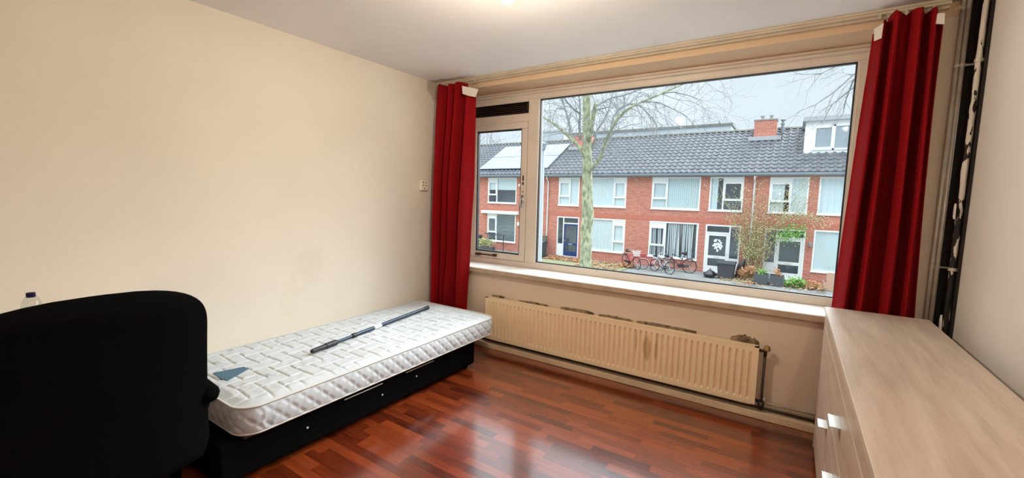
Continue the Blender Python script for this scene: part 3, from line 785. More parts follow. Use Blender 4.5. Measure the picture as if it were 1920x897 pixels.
# ------------------------------------------------------------------ ceiling lamps
def ceiling_bulb(name, label, x, y, z, r, m_):
    la = thing(name, label, 'lamp', (x, y, H))
    MB().lathe([(.045, 0), (.045, -.012), (.030, -.030), (.020, -.034)], (x, y, H-.0005), 20).build('ceiling_rose', M['bakelite'], la)
    MB().tube([(x, y, H-.03), (x, y, z+r+.045)], .004, 8).build('cord', M['bakelite'], la)
    MB().lathe([(.016, .055), (.020, .05), (.020, .014), (.016, .010)], (x, y, z+r-.016), 16).build('lamp_holder', M['bakelite'], la)
    MB().lathe([(.020, .030), (.050, .028), (.077, .022), (.0775, .018), (.076, .019), (.048, .025), (.019, .026)], (x, y, z), 32).build('lamp_shade', M['bakelite'], la)  # disc added over the bulb to keep its light off the ceiling
    pf = [(r*math.sin(PI*k/14), -r*math.cos(PI*k/14)) for k in range(13)]; pf[0] = (.0005, -r)
    MB().lathe(pf, (x, y, z), 20).build('bulb', m_, la, smooth=True)
ceiling_bulb('ceiling_lamp', 'bare glowing bulb hanging from the ceiling near the window', -1.195, 1.735, 2.352, .032, M['bulb'])
la2 = thing('ceiling_lamp', 'small round ceiling lamp out of frame, above the viewer', 'lamp', (.53, -.45, H))
MB().lathe([(.055, 0), (.055, -.012), (.048, -.016)], (.53, -.45, H-.0005), 24).build('base', M['bakelite'], la2)
MB().lathe([(.048, -.016), (.046, -.030), (.034, -.042), (.015, -.048), (.001, -.049)], (.53, -.45, H), 24).build('lamp_shade', M['bulb2'], la2, smooth=True)

#OUTDOORS#
# ------------------------------------------------------------------ outdoors: ground
GZ, FY = -2.14, 23.5
struct(B(-60, 40, 3.75, 70, GZ-.2, GZ).build('ground', M['pave']))
lw = MB(); lw.box(-30, -7.0, 17.5, 22.6, GZ+.001, GZ+.04); lw.box(-2.6, -1.0, 21.6, 23.3, GZ+.001, GZ+.04); lw.box(-.9, 6, 21.9, 22.9, GZ+.001, GZ+.03)
struct(lw.build('lawn', M['lawn']))

# ------------------------------------------------------------------ the terrace opposite: four houses
def wall_holes(mb, x0, x1, z0, z1, y0, y1, holes):
    xs = sorted(set([x0, x1]+[min(max(h[k], x0), x1) for h in holes for k in (0, 1)]))
    zs = sorted(set([z0, z1]+[min(max(h[k], z0), z1) for h in holes for k in (2, 3)]))
    for a, b in zip(xs, xs[1:]):
        for c, d in zip(zs, zs[1:]):
            cx, cz = (a+b)/2, (c+d)/2
            if not any(h[0] < cx < h[1] and h[2] < cz < h[3] for h in holes): mb.box(a, b, y0, y1, c, d)
T = .065
def folds(x0, x1, z0, z1, y, n, amp=.03):
    return MB().grid(lambda i, j: (lerp(x0, x1, i/(n*6)), y+amp*math.sin(i/6*2*PI), z1 if j == 0 else z0), n*6+1, 2)
def house_window(root, x0, x1, z0, z1, lay, fill, sash=.32):
    """white frame with a big pane and, for L / R, a narrow opening light (vent strip, sash, lower pane) on that side"""
    f = MB(); y0, y1 = FY-.01, FY+.07
    ring_box(f, x0, x1, z0, z1, T, y0, y1)
    f.box(x0-.03, x1+.03, FY-.06, FY+.02, z0-.05, z0)                  # sill
    panes = []
    if lay in 'LR':
        sw = (x1-x0)*sash
        m = x0+sw if lay == 'L' else x1-sw
        f.box(m-T/2, m+T/2, y0, y1, z0+T, z1-T)
        a, b = (x0+T, m-T/2) if lay == 'L' else (m+T/2, x1-T)
        hz = z1-z0; zt = z1-.16*hz; zl = z0+.32*hz
        f.box(a, b, y0-.01, y1, zt-T, zt); f.box(a, b, y0-.01, y1, zl-T/2, zl+T)
        f.box(a, a+.05, y0-.015, y1, zl, zt); f.box(b-.05, b, y0-.015, y1, zl, zt)
        f.box(a, b, y0+.03, y1, zt, z1-T)                              # vent panel
        panes += [(a, b, z0+T, zl), (a+.05, b-.05, zl+T, zt-T)]
        panes.append((m+T/2, x1-T, z0+T, z1-T) if lay == 'L' else (x0+T, m-T/2, z0+T, z1-T))
    else: panes.append((x0+T, x1-T, z0+T, z1-T))
    w_ = f.build('window', M['white'], root)
    g = MB()
    for (a, b, c, d) in panes: g.box(a-.01, b+.01, FY+.035, FY+.045, c-.01, d+.01)
    g.build('pane', M['pane'], w_)
    yb = FY+.085
    if fill == 'vertical':
        bl = MB(); n = int((x1-x0)/.105)
        for k in range(n):
            x = lerp(x0+.05, x1-.05, (k+.5)/n); bl.obox((x, yb, (z0+z1)/2), .098, .004, z1-z0-.06, Matrix.Rotation(math.radians(24), 3, 'Z'))
        bl.build('blind', M['blind'], w_)
    elif fill == 'strips':
        bl = MB(); rs = random.Random(5); n = int((x1-x0)/.095)
        for k in range(n):
            if rs.random() < .12: continue
            x = lerp(x0+.05, x1-.05, (k+.5)/n); t = rs.uniform(-.05, .05)
            bl.prism([(x-.03, z1-.05), (x+.025, z1-.05), (x+.025+t, z0+.05), (x-.02+t, z0+.05)], 'y', yb, yb+.006)
        bl.box((x0+x1)/2+.22, (x0+x1)/2+.42, yb, yb+.01, z0+.05, z1-.05)
        bl.build('blind', M['white'], w_)
    elif fill == 'rolled':
        B(x0+.04, x1-.04, yb, yb+.01, lerp(z0, z1, .52), z1-.03).build('blind', M['blind'], w_)
    elif fill == 'slats':
        bl = MB(); n = int((z1-z0)/.09)
        for k in range(2, n): bl.obox(((x0+x1)/2, yb, z0+.09*k), x1-x0-.06, .075, .004, Matrix.Rotation(math.radians(-35), 3, 'X'))
        bl.build('blind', M['blind'], w_)
    elif fill == 'sides':
        for a, b in ((x0+.04, lerp(x0, x1, .40)), (lerp(x0, x1, .52), x1-.04)): folds(a, b, z0+.03, z1-.04, yb, 5).build('drape', M['curtain'], w_)
    elif fill == 'left':
        folds(x0+.04, lerp(x0, x1, .25), z0+.03, z1-.04, yb, 3).build('drape', M['curtain'], w_)
    elif fill == 'full':
        folds(x0+.04, x1-.04, z0+.03, z1-.04, yb, int((x1-x0)/.22), .022).build('drape', M['curtain'], w_)
    elif fill == 'frost':
        B(x0+.04, x1-.04, yb, yb+.01, z0+.03, z1-.04).build('blind', M['blind'], w_)
        dt = MB(); rs = random.Random(8)
        for k in range(60):
            px_, pz_ = rs.uniform(x0+.1, x1-.1), z1-.12-(z1-z0)*.5*rs.random()**1.4
            dt.box(px_-.012, px_+.012, FY+.028, FY+.034, pz_-.012, pz_+.012)
        dt.build('window_sticker', M['white'], w_)
    return w_
def front_door(root, x0, x1, z0, z1, side, m_, style):
    """door set: a narrow sidelight on one side, transom, door leaf"""
    f = MB(); y0, y1 = FY-.01, FY+.07
    ring_box(f, x0, x1, z0, z1, T, y0, y1)
    sw = .30*(x1-x0)
    m = x0+sw if side == 'L' else x1-sw
    f.box(m-T/2, m+T/2, y0, y1, z0+T, z1-T)
    a, b = (x0+T, m-T/2) if side == 'L' else (m+T/2, x1-T)
    c, d = (m+T/2, x1-T) if side == 'L' else (x0+T, m-T/2)
    zt = z1-.36
    f.box(c, d, y0, y1, zt-T, zt)
    f.box(a, b, y0+.02, y1, z0+T, z0+.78)                              # panel under the sidelight
    df = f.build('door_frame', M['white'], root)
    g = MB(); g.box(a, b, FY+.035, FY+.045, z0+.78, z1-T); g.box(c, d, FY+.035, FY+.045, zt, z1-T); g.build('pane', M['pane'], df)
    l = MB(); st = .11 if style != 'blue' else .09
    zb = z0+.03; zm = z0+.72
    l.box(c, c+st, FY+.01, FY+.055, zb, zt-T); l.box(d-st, d, FY+.01, FY+.055, zb, zt-T)
    l.box(c+st, d-st, FY+.01, FY+.055, zb, z0+.34); l.box(c+st, d-st, FY+.01, FY+.055, zt-T-.12, zt-T); l.box(c+st, d-st, FY+.01, FY+.055, zm, zm+.14)
    lf = l.build('front_door', m_, root)
    g = MB(); g.box(c+st-.005, d-st+.005, FY+.03, FY+.04, z0+.34, zm); g.box(c+st-.005, d-st+.005, FY+.03, FY+.04, zm+.14, zt-T-.12); g.build('pane', M['pane'], lf)
    B((c+d)/2-.14, (c+d)/2+.14, FY-.005, FY+.012, zm+.045, zm+.095).build('letter_flap', M['satin'], lf)
    hx = c+.05 if side == 'L' else d-.05
    MB().tube([(hx, FY+.012, zm+.28), (hx, FY-.04, zm+.28), (hx+(.09 if side == 'L' else -.09), FY-.04, zm+.28)], .012, 8).build('handle', M['satin'], lf)
    if style == 'wreath':
        wr = MB(); cx, cz = (c+d)/2+.02, (zm+zt)/2
        rs = random.Random(2)
        for k in range(46):
            aa = rs.uniform(0, 2*PI); r = rs.uniform(.06, .26)
            wr.tube([(cx+r*.8*math.cos(aa), FY+.012+.0002*k, cz+r*1.2*math.sin(aa)), (cx+r*.8*math.cos(aa), FY+.024+.0001*k, cz+r*1.2*math.sin(aa))], rs.uniform(.03, .055), 9)
        tag(wr.build('door_sticker', M['white'], lf), kind='stuff')
    return df
EZ, RZ, RYd = 2.82, 5.42, 27.7                                          # eaves and ridge heights, ridge depth
SL = (RZ-EZ)/(RYd-(FY-.30)); 
def roof_z(y): return EZ+.03+(y-(FY-.30))*SL
def tiled_roof(root, x0, x1):
    pit, wid, per = .345, .300, 6
    ylen = RYd-(FY-.30); rows = int(math.ceil(ylen/pit*1.0)); nx = int(round((x1-x0)/wid))*per
    mb = MB()
    for r in range(rows):
        ya, yb = (FY-.30)+r*pit, min(RYd, (FY-.30)+(r+1)*pit+.05)
        def fn(i, j, ya=ya, yb=yb, r=r):
            x = lerp(x0, x1, i/nx); ph = ((i+ (per//2)*0) % per)/per
            w_ = .035*(math.cos(2*PI*ph) if ph < .5 else -1+.6*math.sin((ph-.5)*2*PI))
            if j == 0: return (x, ya-.003, roof_z(ya)+.012)
            if j == 1: return (x, ya, roof_z(ya)+.055+w_)
            return (x, yb, roof_z(yb)+.010+w_)
        mb.grid(fn, nx+1, 3)
    return mb.build('roof_tiles', M['tile'], root, recalc=False)
def house(label, x0, x1, holes_fn):
    root = thing('terraced_house', label, 'house', ((x0+x1)/2, FY+4, GZ), 'row of terraced houses across the street')
    holes = []
    items = holes_fn(root, holes)
    w_ = MB(); wall_holes(w_, x0, x1, GZ, EZ, FY, FY+.22, holes)
    w_.build('brick_facade', M['brick'], root)
    bd_ = MB(); bx = [x0, x1]
    bd_.box(x0, x1, FY-.006, FY+.01, .355, .60); bd_.build('brick_band', M['band'], root)
    bk_ = MB(); bk_.box(x0, x1, FY+.9, FY+8.2, GZ, EZ-.02); bk_.build('back_wall', M['room'], root)
    for h in holes:
        lin = MB()                                                    # reveals behind each window
        lin.box(h[0]-.05, h[0], FY+.22, FY+.9, h[2]-.05, h[3]+.05); lin.box(h[1], h[1]+.05, FY+.22, FY+.9, h[2]-.05, h[3]+.05)
        lin.box(h[0], h[1], FY+.22, FY+.9, h[2]-.05, h[2]); lin.box(h[0], h[1], FY+.22, FY+.9, h[3], h[3]+.05)
        lin.build('window_lining', M['room'], root)
    tiled_roof(root, x0, x1)
    rb = MB(); rb.prism([(FY-.30, EZ), (RYd, RZ-.02), (RYd+4.3, EZ), (RYd+4.3, EZ-.12), (FY-.30, EZ-.12)], 'x', x0+.001, x1-.001); rb.build('roof_body', M['room'], root)
    n = max(1, int((x1-x0)/.42)); rg = MB()
    for k in range(n):
        a, b = lerp(x0, x1, k/n), lerp(x0, x1, (k+1)/n)
        rg.prism([(RYd-.16, RZ+.0), (RYd-.10, RZ+.085), (RYd, RZ+.125), (RYd+.10, RZ+.085), (RYd+.16, RZ)], 'x', a+.005, b)
    rg.build('ridge_tiles', M['ridge'], root)
    gt = MB(); gt.prism([(FY-.40, EZ+.02), (FY-.40, EZ-.07), (FY-.37, EZ-.11), (FY-.24, EZ-.11), (FY-.24, EZ+.0), (FY-.26, EZ), (FY-.27, EZ-.08), (FY-.38, EZ-.08), (FY-.385, EZ+.02)], 'x', x0, x1)
    gt.box(x0, x1, FY-.26, FY, EZ-.14, EZ-.11); gt.build('gutter', M['gutter'], root)
    return root
def downpipe(root, x):
    mb = MB(); mb.tube([(x, FY-.30, EZ-.12), (x, FY-.28, EZ-.25), (x, FY-.07, EZ-.42), (x, FY-.07, GZ+.02)], .042, 10)
    for z in (1.9, .8, -.3, -1.4): mb.tube([(x, FY-.07, z-.02), (x, FY-.07, z+.02)], .055, 10)
    mb.build('downpipe', M['zinc'], root)
def chimney(root, x0, x1, y0, y1, zt, pots):
    ch_ = B(x0, x1, y0, y1, RZ-1.2, zt).build('chimney', M['brick'], root)
    B(x0-.03, x1+.03, y0-.03, y1+.03, zt, zt+.06).build('chimney_cap', M['terra'], ch_)
    fl_ = MB(); fl_.box(x0-.22, x1+.22, y0-.30, y0-.0, roof_z(y0-.15)-.02, roof_z(y0)+.10); fl_.build('lead_flashing', M['lead'], ch_)
    for p in pots: MB().lathe([(.07, 0), (.10, .02), (.075, .06), (.075, .18), (.10, .20), (.10, .25)], (p, (y0+y1)/2, zt+.06), 12).build('chimney_pot', M['terra'], ch_)

def h1(root, holes):
    for (x0, x1, z0, z1, lay, fill) in ((-17.37, -15.09, 1.0, 2.66, 'L', 'rolled'), (-17.37, -15.09, -1.56, .30, 'L', 'slats'), (-14.55, -13.15, 1.0, 2.66, 'L', 'full')):
        house_window(root, x0, x1, z0, z1, lay, fill); holes.append((x0, x1, z0, z1))
    x0, x1, z0, z1 = -14.6, -13.1, -2.12, .31
    front_door(root, x0, x1, z0, z1, 'R', M['white'], 'plain'); holes.append((x0, x1, z0, z1))
    for (x0, x1) in ((-20.6, -19.2), ):
        house_window(root, x0, x1, 1.0, 2.66, 'L', 'full'); holes.append((x0, x1, 1.0, 2.66)); house_window(root, x0, x1, -1.56, .3, 'L', 'full'); holes.append((x0, x1, -1.56, .3))
    aw = MB(); aw.prism([(FY-.20, .36), (FY-.18, .28), (FY, .28), (FY, .48), (FY-.12, .48), (FY-.19, .44)], 'x', -17.8, -14.86); aw.build('awning_box', M['white'], root)
    MB().tube([(-14.82, FY, 2.22), (-14.82, FY-.10, 2.20), (-14.80, FY-.16, 2.14)], [.05, .07, .09], 10).build('wall_light', M['white'], root)
    B(-14.92, -14.72, FY-.10, FY, -.42, -.20).build('letter_box', M['white'], root)
    B(-13.62, -13.52, FY-.06, FY, -.35, -.10).build('wall_light', M['socket'], root)
H1 = house('terraced house at the far left, with solar panels on its roof', -21.5, -12.80, h1)
def h2(root, holes):
    x = (-12.07, -10.62, -2.12, .31); front_door(root, *x, 'L', M['bluedoor'], 'blue'); holes.append(x)
    for (x0, x1, z0, z1, lay, fill, s) in ((-12.04, -10.68, 1.0, 2.66, 'L2', 'full', .56), (-10.22, -7.85, 1.0, 2.66, 'R', 'full', .30), (-10.15, -7.82, -1.56, .31, 'R', 'full', .30)):
        house_window(root, x0, x1, z0, z1, lay[0], fill, s); holes.append((x0, x1, z0, z1))
    downpipe(root, -12.74)
H2 = house('terraced house with the dark blue front door, behind the mottled tree', -12.80, -7.10, h2)
chimney(H2, -12.55, -11.45, 26.4, 27.3, 5.55, (-12.0,))
def h3(root, holes):
    for (x0, x1, z0, z1, lay, fill, s) in ((-6.46, -4.04, 1.0, 2.66, 'L', 'vertical', .33), (-6.48, -4.01, -1.57, .32, 'L', 'strips', .34), (-3.61, -2.11, 1.0, 2.66, 'R', 'left', .58)):
        house_window(root, x0, x1, z0, z1, lay, fill, s); holes.append((x0, x1, z0, z1))
    x = (-3.67, -2.09, -2.12, .29); front_door(root, *x, 'R', M['white'], 'wreath'); holes.append(x)
    downpipe(root, -1.66)
H3 = house('terraced house with white front door and bicycles standing under its window', -7.10, -1.70, h3)
chimney(H3, -2.12, -1.09, 26.6, 27.5, 5.78, (-1.78, -1.38))
def h4(root, holes):
    for (x0, x1, z0, z1, lay, fill, s) in ((-1.04, .48, 1.0, 2.64, 'L', 'sides', .56), (.85, 3.1, 1.0, 2.65, 'S', 'full', .3), (.82, 3.1, -1.57, .29, 'S', 'frost', .3), (4.2, 5.6, 1.0, 2.65, 'L', 'full', .4)):
        house_window(root, x0, x1, z0, z1, lay, fill, s); holes.append((x0, x1, z0, z1))
    x = (-1.08, .52, -2.12, .25); front_door(root, *x, 'L', M['white'], 'plain'); holes.append(x)
    ol = MB(); ol.tube([(.70, FY, -.40), (.70, FY-.12, -.36)], .012, 8); ol.lathe([(.03, 0), (.07, .03), (.07, .14), (.09, .15), (.02, .22)], (.70, FY-.13, -.48), 10); ol.build('wall_lantern', M['terra'], root)
H4 = house('terraced house at the right with a flat-roofed dormer window', -1.70, 8.0, h4)
MB().lathe([(.07, 0), (.07, .45), (.10, .47), (.10, .55), (.06, .57), (.06, .66), (.13, .68), (.13, .74), (.05, .80)], (-.84, 27.2, RZ-.30), 12).build('flue_pipe', M['galv'], H4, smooth=False)
# dormer of the right-hand house
DX0, DX1, DY0, DZ0, DZ1 = .15, 5.2, 24.9, 3.62, 5.30
dm = MB(); dm.box(DX0, DX1, DY0, RYd+.2, DZ0, DZ1); dmo = dm.build('dormer', M['white'], H4)
rf = MB(); rf.box(DX0-.12, DX1+.12, DY0-.20, RYd+.3, DZ1, DZ1+.20); rf.build('dormer_roof', M['lead'], dmo)
f = MB(); a, b, c, d = DX0+.30, DX1-.15, DZ0+.34, DZ1-.20
ring_box(f, a, b, c, d, .07, DY0-.05, DY0+.01); f.box(a+.78, a+.86, DY0-.05, DY0+.01, c, d); f.box(a+2.9, a+2.98, DY0-.05, DY0+.01, c, d); ring_box(f, a+.07, a+.78, c+.07, d-.07, .06, DY0-.06, DY0)
f.build('window', M['white'], dmo)
g = MB(); g.box(a+.05, b-.05, DY0-.020, DY0-.012, c+.05, d-.05); g.build('pane', M['skypane'], dmo)
B(DX0-.02, DX1+.02, DY0-.30, DY0+.02, roof_z(DY0-.3)-.02, DZ0+.04).build('lead_flashing', M['lead'], dmo)
# solar array of the left-hand house: two rows of panels
for r in range(2):
    for k in range(6):
        xa = -18.30+k*.885
        ya = 23.75+r*1.60; yb = ya+1.55
        sp_ = MB(); n = Vector((0, -SL, 1)).normalized()*.13
        pts = [Vector((xa, ya, roof_z(ya))), Vector((xa+.87, ya, roof_z(ya))), Vector((xa+.87, yb, roof_z(yb))), Vector((xa, yb, roof_z(yb)))]
        sp_.v = [tuple(p+n*.6) for p in pts]+[tuple(p+n) for p in pts]
        sp_.f = [(0,3,2,1),(4,5,6,7),(0,1,5,4),(1,2,6,5),(2,3,7,6),(3,0,4,7)]
        sp_.build('solar_panel', M['solar'], H1)
# long pale flats behind the ridge and a block further back
fb = thing('apartment_block', 'long flat-roofed building just showing behind the terrace ridge', 'building', (-7.4, 42, GZ))
B(-18.5, -4.6, 38, 46, GZ, 7.42).build('wall', M['farhouse'], fb); B(-18.6, -4.5, 37.9, 46.1, 7.42, 7.62).build('roof_edge', M['ridge'], fb)
vp_ = MB()
for x in (-15, -12.5, -10, -7.5, -5.5): MB().tube([(x, 38.2, 7.6), (x, 38.2, 7.85)], .07, 8).build('vent_pipe', M['terra'], fb)
fb2 = thing('building', 'grey block with a flat roof beyond the left chimney', 'building', (-25.5, 52, GZ))
B(-28.3, -25.2, 50, 56, GZ, 9.9).build('wall', M['farhouse'], fb2); B(-28.4, -25.1, 49.9, 56.1, 9.9, 10.1).build('roof_edge', M['lead'], fb2)

# ------------------------------------------------------------------ street furniture and front gardens
lp = thing('street_lamp', 'slender pale grey street lamp post outside the window', 'street lamp', (-6.19, 11, GZ))
MB().tube([(-6.19, 11, GZ), (-6.19, 11, GZ+1.1), (-6.19, 11, GZ+1.12), (-6.19, 11, 2.80)], [.085, .085, .062, .052], 14).build('post', M['galv'], lp, smooth=True)
MB().lathe([(.05, 0), (.07, .02), (.10, .17), (.11, .19), (.03, .24)], (-6.19, 11, 2.78), 16).build('lantern', M['galv'], lp)

def wheelie(label, x, y, w, h, m_, lidm):
    r = thing('wheelie_bin', label, 'bin', (x, y, GZ))
    mb = MB(); a, b = w*.42, w*.5
    n0 = [(x-a, y-a, GZ+.04), (x+a, y-a, GZ+.04), (x+a, y+a, GZ+.04), (x-a, y+a, GZ+.04), (x-b, y-b, GZ+h*.9), (x+b, y-b, GZ+h*.9), (x+b, y+b*1.2, GZ+h*.9), (x-b, y+b*1.2, GZ+h*.9)]
    mb.v = n0; mb.f = [(0,3,2,1),(4,5,6,7),(0,1,5,4),(1,2,6,5),(2,3,7,6),(3,0,4,7)]
    mb.build('body', m_, r, bevel=.02)
    l = MB(); l.prism([(y-b*1.12, GZ+h*.9), (y-b*1.12, GZ+h*.94), (y-b*.2, GZ+h*1.0), (y+b*1.1, GZ+h*.99), (y+b*1.25, GZ+h*.9)], 'x', x-b*1.06, x+b*1.06)
    l.build('lid', lidm, r)
    for s in (-1, 1): MB().tube([(x+s*b*.9, y+b*1.1, GZ+.1), (x+s*b*1.05, y+b*1.1, GZ+.1)], .1, 14).build('wheel', M['tyre'], r)
    MB().tube([(x-b*.8, y+b*1.35, GZ+h*.93), (x+b*.8, y+b*1.35, GZ+h*.93)], .02, 8).build('handle', m_, r)
    return r
wheelie('green wheelie bin beside the grey one, left of the blue front door', -12.88, 22.1, .46, .98, M['bingreen'], M['bingreen'])
wheelie('dark grey wheelie bin right of the green one, left of the blue front door', -12.30, 22.0, .50, 1.02, M['bin'], M['bin'])
b3 = wheelie('dark wheelie bin with a white notice, left of the yellow-green planter', -17.5, 22.4, .58, 1.0, M['bin'], M['bin'])
B(-17.66, -17.40, 22.090, 22.100, GZ+.30, GZ+.66).build('notice', M['sticker'], b3)
sf = thing('timber_fence', 'short fence of weathered horizontal boards behind the wheelie bins', 'fence', (-13.0, 23.0, GZ))
sb_ = MB()
for k in range(6): sb_.obox((-13.0, 23.0, GZ+.18+k*.2), .95, .03, .16, Matrix.Rotation(.04, 3, 'Y'))
sb_.build('boards', M['timber'], sf)
for x in (-13.42, -12.56): B(x-.04, x+.04, 23.02, 23.10, GZ, GZ+1.25).build('post', M['timber'], sf)
rl_ = thing('garden_railing', 'dark metal handrail in front of the far-left ground floor window', 'railing', (-16.4, 22.3, GZ))
MB().tube([(-16.85, 22.5, GZ+1.16), (-15.2, 22.5, GZ+1.10)], .032, 8).build('handrail', M['bin'], rl_)
for x in (-16.6, -15.35): MB().tube([(x, 22.5, GZ), (x, 22.5, GZ+1.14)], .028, 8).build('post', M['bin'], rl_)

def leaf_cloud(mb, pts, size, rs, n):
    """n small folded leaves scattered around the given points"""
    for k in range(n):
        c, r = rs.choice(pts)
        p = c + Vector((rs.gauss(0, r), rs.gauss(0, r), rs.gauss(0, r)))
        p.y = min(p.y, FY-.10)
        if p.z < GZ+.02: p.z = GZ+.02+rs.random()*.1
        e = Vector((rs.gauss(0,1), rs.gauss(0,1), rs.gauss(0,1))).normalized(); q = e.orthogonal().normalized()*size*.38; e = e*size*rs.uniform(.7, 1.3)
        b = len(mb.v); up = e.cross(q).normalized()*size*.12
        mb.v += [tuple(p-e*.5), tuple(p+q+up), tuple(p+e*.5), tuple(p-q+up)]
        mb.f += [(b, b+1, b+2), (b, b+2, b+3)]
po = thing('flower_planter', 'long grey planter with a yellow-green shrub under the far-left window', 'planter', (-16.2, 22.0, GZ))
B(-16.95, -15.75, 21.8, 22.2, GZ, GZ+.36).build('trough', M['planter'], po, bevel=.02)
rs = random.Random(11); mb = MB(); leaf_cloud(mb, [(Vector((x, 22.0, GZ+.62)), .14) for x in (-16.7, -16.45, -16.2, -16.0)], .10, rs, 420); tag(mb.build('foliage', M['leaf_green'], po, recalc=False), kind='stuff')

# bicycles
def bicycle(name, label, x, y, rot, m_, rim, h=1.0, basket=None, lean=.10, extra=None):
    r = thing(name, label, 'bicycle', (x, y, GZ), 'bicycles parked under the window with strip blinds')
    R_ = .335*h; wb = 1.06*h
    P = lambda a, z, s=0: (x+a*h, y+s*h, GZ+z*h)
    for a in (-.53, .53):
        pts = [(x+a*h+R_*math.cos(2*PI*k/28), y, GZ+R_+R_*math.sin(2*PI*k/28)) for k in range(28)]
        wl = MB().tube(pts, .022*h, 6, closed=True).build('wheel', M['tyre'], r)
        sp = MB()
        for k in range(14):
            t = 2*PI*k/14; sp.tube([(x+a*h, y, GZ+R_), (x+a*h+R_*.96*math.cos(t), y, GZ+R_+R_*.96*math.sin(t))], .0035, 4)
        sp.build('spokes', M['chrome'], wl)
        gd = [(x+a*h+(R_+.045)*math.cos(t), y, GZ+R_+(R_+.045)*math.sin(t)) for t in [PI*(.05+.55*k/12) if a < 0 else PI*(.35+.6*k/12) for k in range(13)]]
        MB().tube(gd, .020*h, 6).build('mudguard', rim, r)
    f = MB(); bb_ = P(-.05, .30); hd0, hd1 = P(.36, .70), P(.33, .86); sd = P(-.20, .78)
    f.tube([bb_, hd0], .020*h, 8); f.tube([P(-.17, .66), hd1], .018*h, 8); f.tube([bb_, sd], .018*h, 8); f.tube([hd0, hd1], .022*h, 8)
    for s in (-.05, .05):
        f.tube([P(-.53, .335, s), bb_], .012*h, 6); f.tube([P(-.53, .335, s), P(-.17, .64)], .010*h, 6)
    f.build('frame', m_, r)
    fk = MB()
    for s in (-.05, .05): fk.tube([P(.53, .335, s), P(.40, .60, s), hd0], .013*h, 6)
    fk.build('fork', m_, r)
    hb_ = MB(); hb_.tube([hd1, P(.31, 1.02)], .014*h, 8); hb_.tube([P(.14, 1.02, -.28), P(.24, 1.06, -.2), P(.32, 1.04, 0), P(.24, 1.06, .2), P(.14, 1.02, .28)], .013*h, 8); hb_.build('handlebar', M['chrome'], r)
    sa = MB(); sa.tube([sd, P(-.23, .90)], .014*h, 8); sa.build('seat_post', M['chrome'], r)
    sa = MB(); sa.tube([P(-.36, .93), P(-.33, .94), P(-.24, .935), P(-.10, .93), P(-.04, .92)], [.03*h, .10*h, .08*h, .035*h, .02*h], 10); sa.build('saddle', M['tyre'], r, smooth=True)
    rk = MB(); rk.box(x-.80*h, x-.30*h, y-.06*h, y+.06*h, GZ+.72*h, GZ+.735*h)
    for s in (-.07, .07): rk.tube([P(-.53, .335, s), P(-.70, .72, s)], .007*h, 5); rk.tube([P(-.53, .335, s), P(-.40, .72, s)], .007*h, 5)
    rk.build('carrier', M['bikeblack'], r)
    cc = MB(); cc.prism([(x-.60*h, GZ+.30*h), (x-.60*h, GZ+.37*h), (x+.05*h, GZ+.40*h), (x+.09*h, GZ+.30*h), (x+.03*h, GZ+.21*h)], 'y', y-.075*h, y-.055*h); cc.build('chain_case', M['bikeblack'], r)
    if basket:
        bk_ = MB(); cx = x+.55*h; top = GZ+1.0*h; lo = GZ+.76*h
        for z, k in ((lo, .11), ((lo+top)/2, .135), (top, .16)):
            bk_.tube([(cx-k*h, y-k*1.2*h, z), (cx+k*h, y-k*1.2*h, z), (cx+k*h, y+k*1.2*h, z), (cx-k*h, y+k*1.2*h, z)], .010, 5, closed=True)
        for k in range(16):
            t = 2*PI*k/16; a, c = math.cos(t), math.sin(t); bk_.tube([(cx+.11*h*a, y+.13*h*c, lo), (cx+.16*h*a, y+.19*h*c, top)], .006, 4)
        bk_.build('basket', basket, r)
    # turn about the base: the frame leans and points along rot
    r.rotation_euler = (lean, 0, rot)
    return r
bicycle('bicycle', 'leftmost parked bicycle, pink with a pale front basket', -6.95, 22.2, math.radians(-38), M['bikepink'], M['bikepink'], .95, M['white'])
bicycle('bicycle', "small pink and white childs bicycle just right of the leftmost one", -5.95, 22.35, math.radians(200), M['bikepink'], M['white'], .78, M['bikered'])
bicycle('bicycle', 'grey and white bicycle standing in front of the pink and dark ones', -5.30, 21.75, math.radians(150), M['galv'], M['white'], .92)
bicycle('bicycle', 'dark bicycle with reddish wheels nearest the white front door', -4.70, 22.6, math.radians(172), M['bikeblack'], M['bikered'], 1.02)

# rubbish, crates and plants by the doors
bn = wheelie('dark low bin with lid between the white front door and dry hydrangea', -2.46, 22.2, .72, .80, M['bin'], M['bin'])
def bag(label, x, y, r0, hh, seed, tip=(0, 0)):
    rs = random.Random(seed)
    def fn(i, j):
        a = 2*PI*i/24; t = j/14; rr = r0*(.80+.20*math.sin(PI*min(1, t*1.6)))*(1 if t < .55 else max(.12, 1-((t-.55)/.33)**1.6*.88) if t < .88 else .16)
        rr = max(.015, rr)*(1+.35*noise.noise(Vector((math.cos(a)*2, math.sin(a)*2, t*4+seed))))
        return (x+rr*math.cos(a)+tip[0]*t*t, y+rr*math.sin(a)+tip[1]*t*t, GZ+.005+hh*t)
    mb = MB().grid(fn, 24, 15, closed_u=True); mb.f.append(tuple(i*15 for i in range(24))); mb.f.append(tuple(i*15+14 for i in range(24)))
    return tag(mb.build('rubbish_bag', M['bag'], None, smooth=True), label, 'rubbish bag')
bag('black rubbish bag slumped left of the dark lidded bin', -3.12, 22.0, .26, .42, 1)
bag('tall black rubbish bag tilted right of the dark lidded bin', -1.98, 22.80, .17, 1.08, 4, (.28, 0))
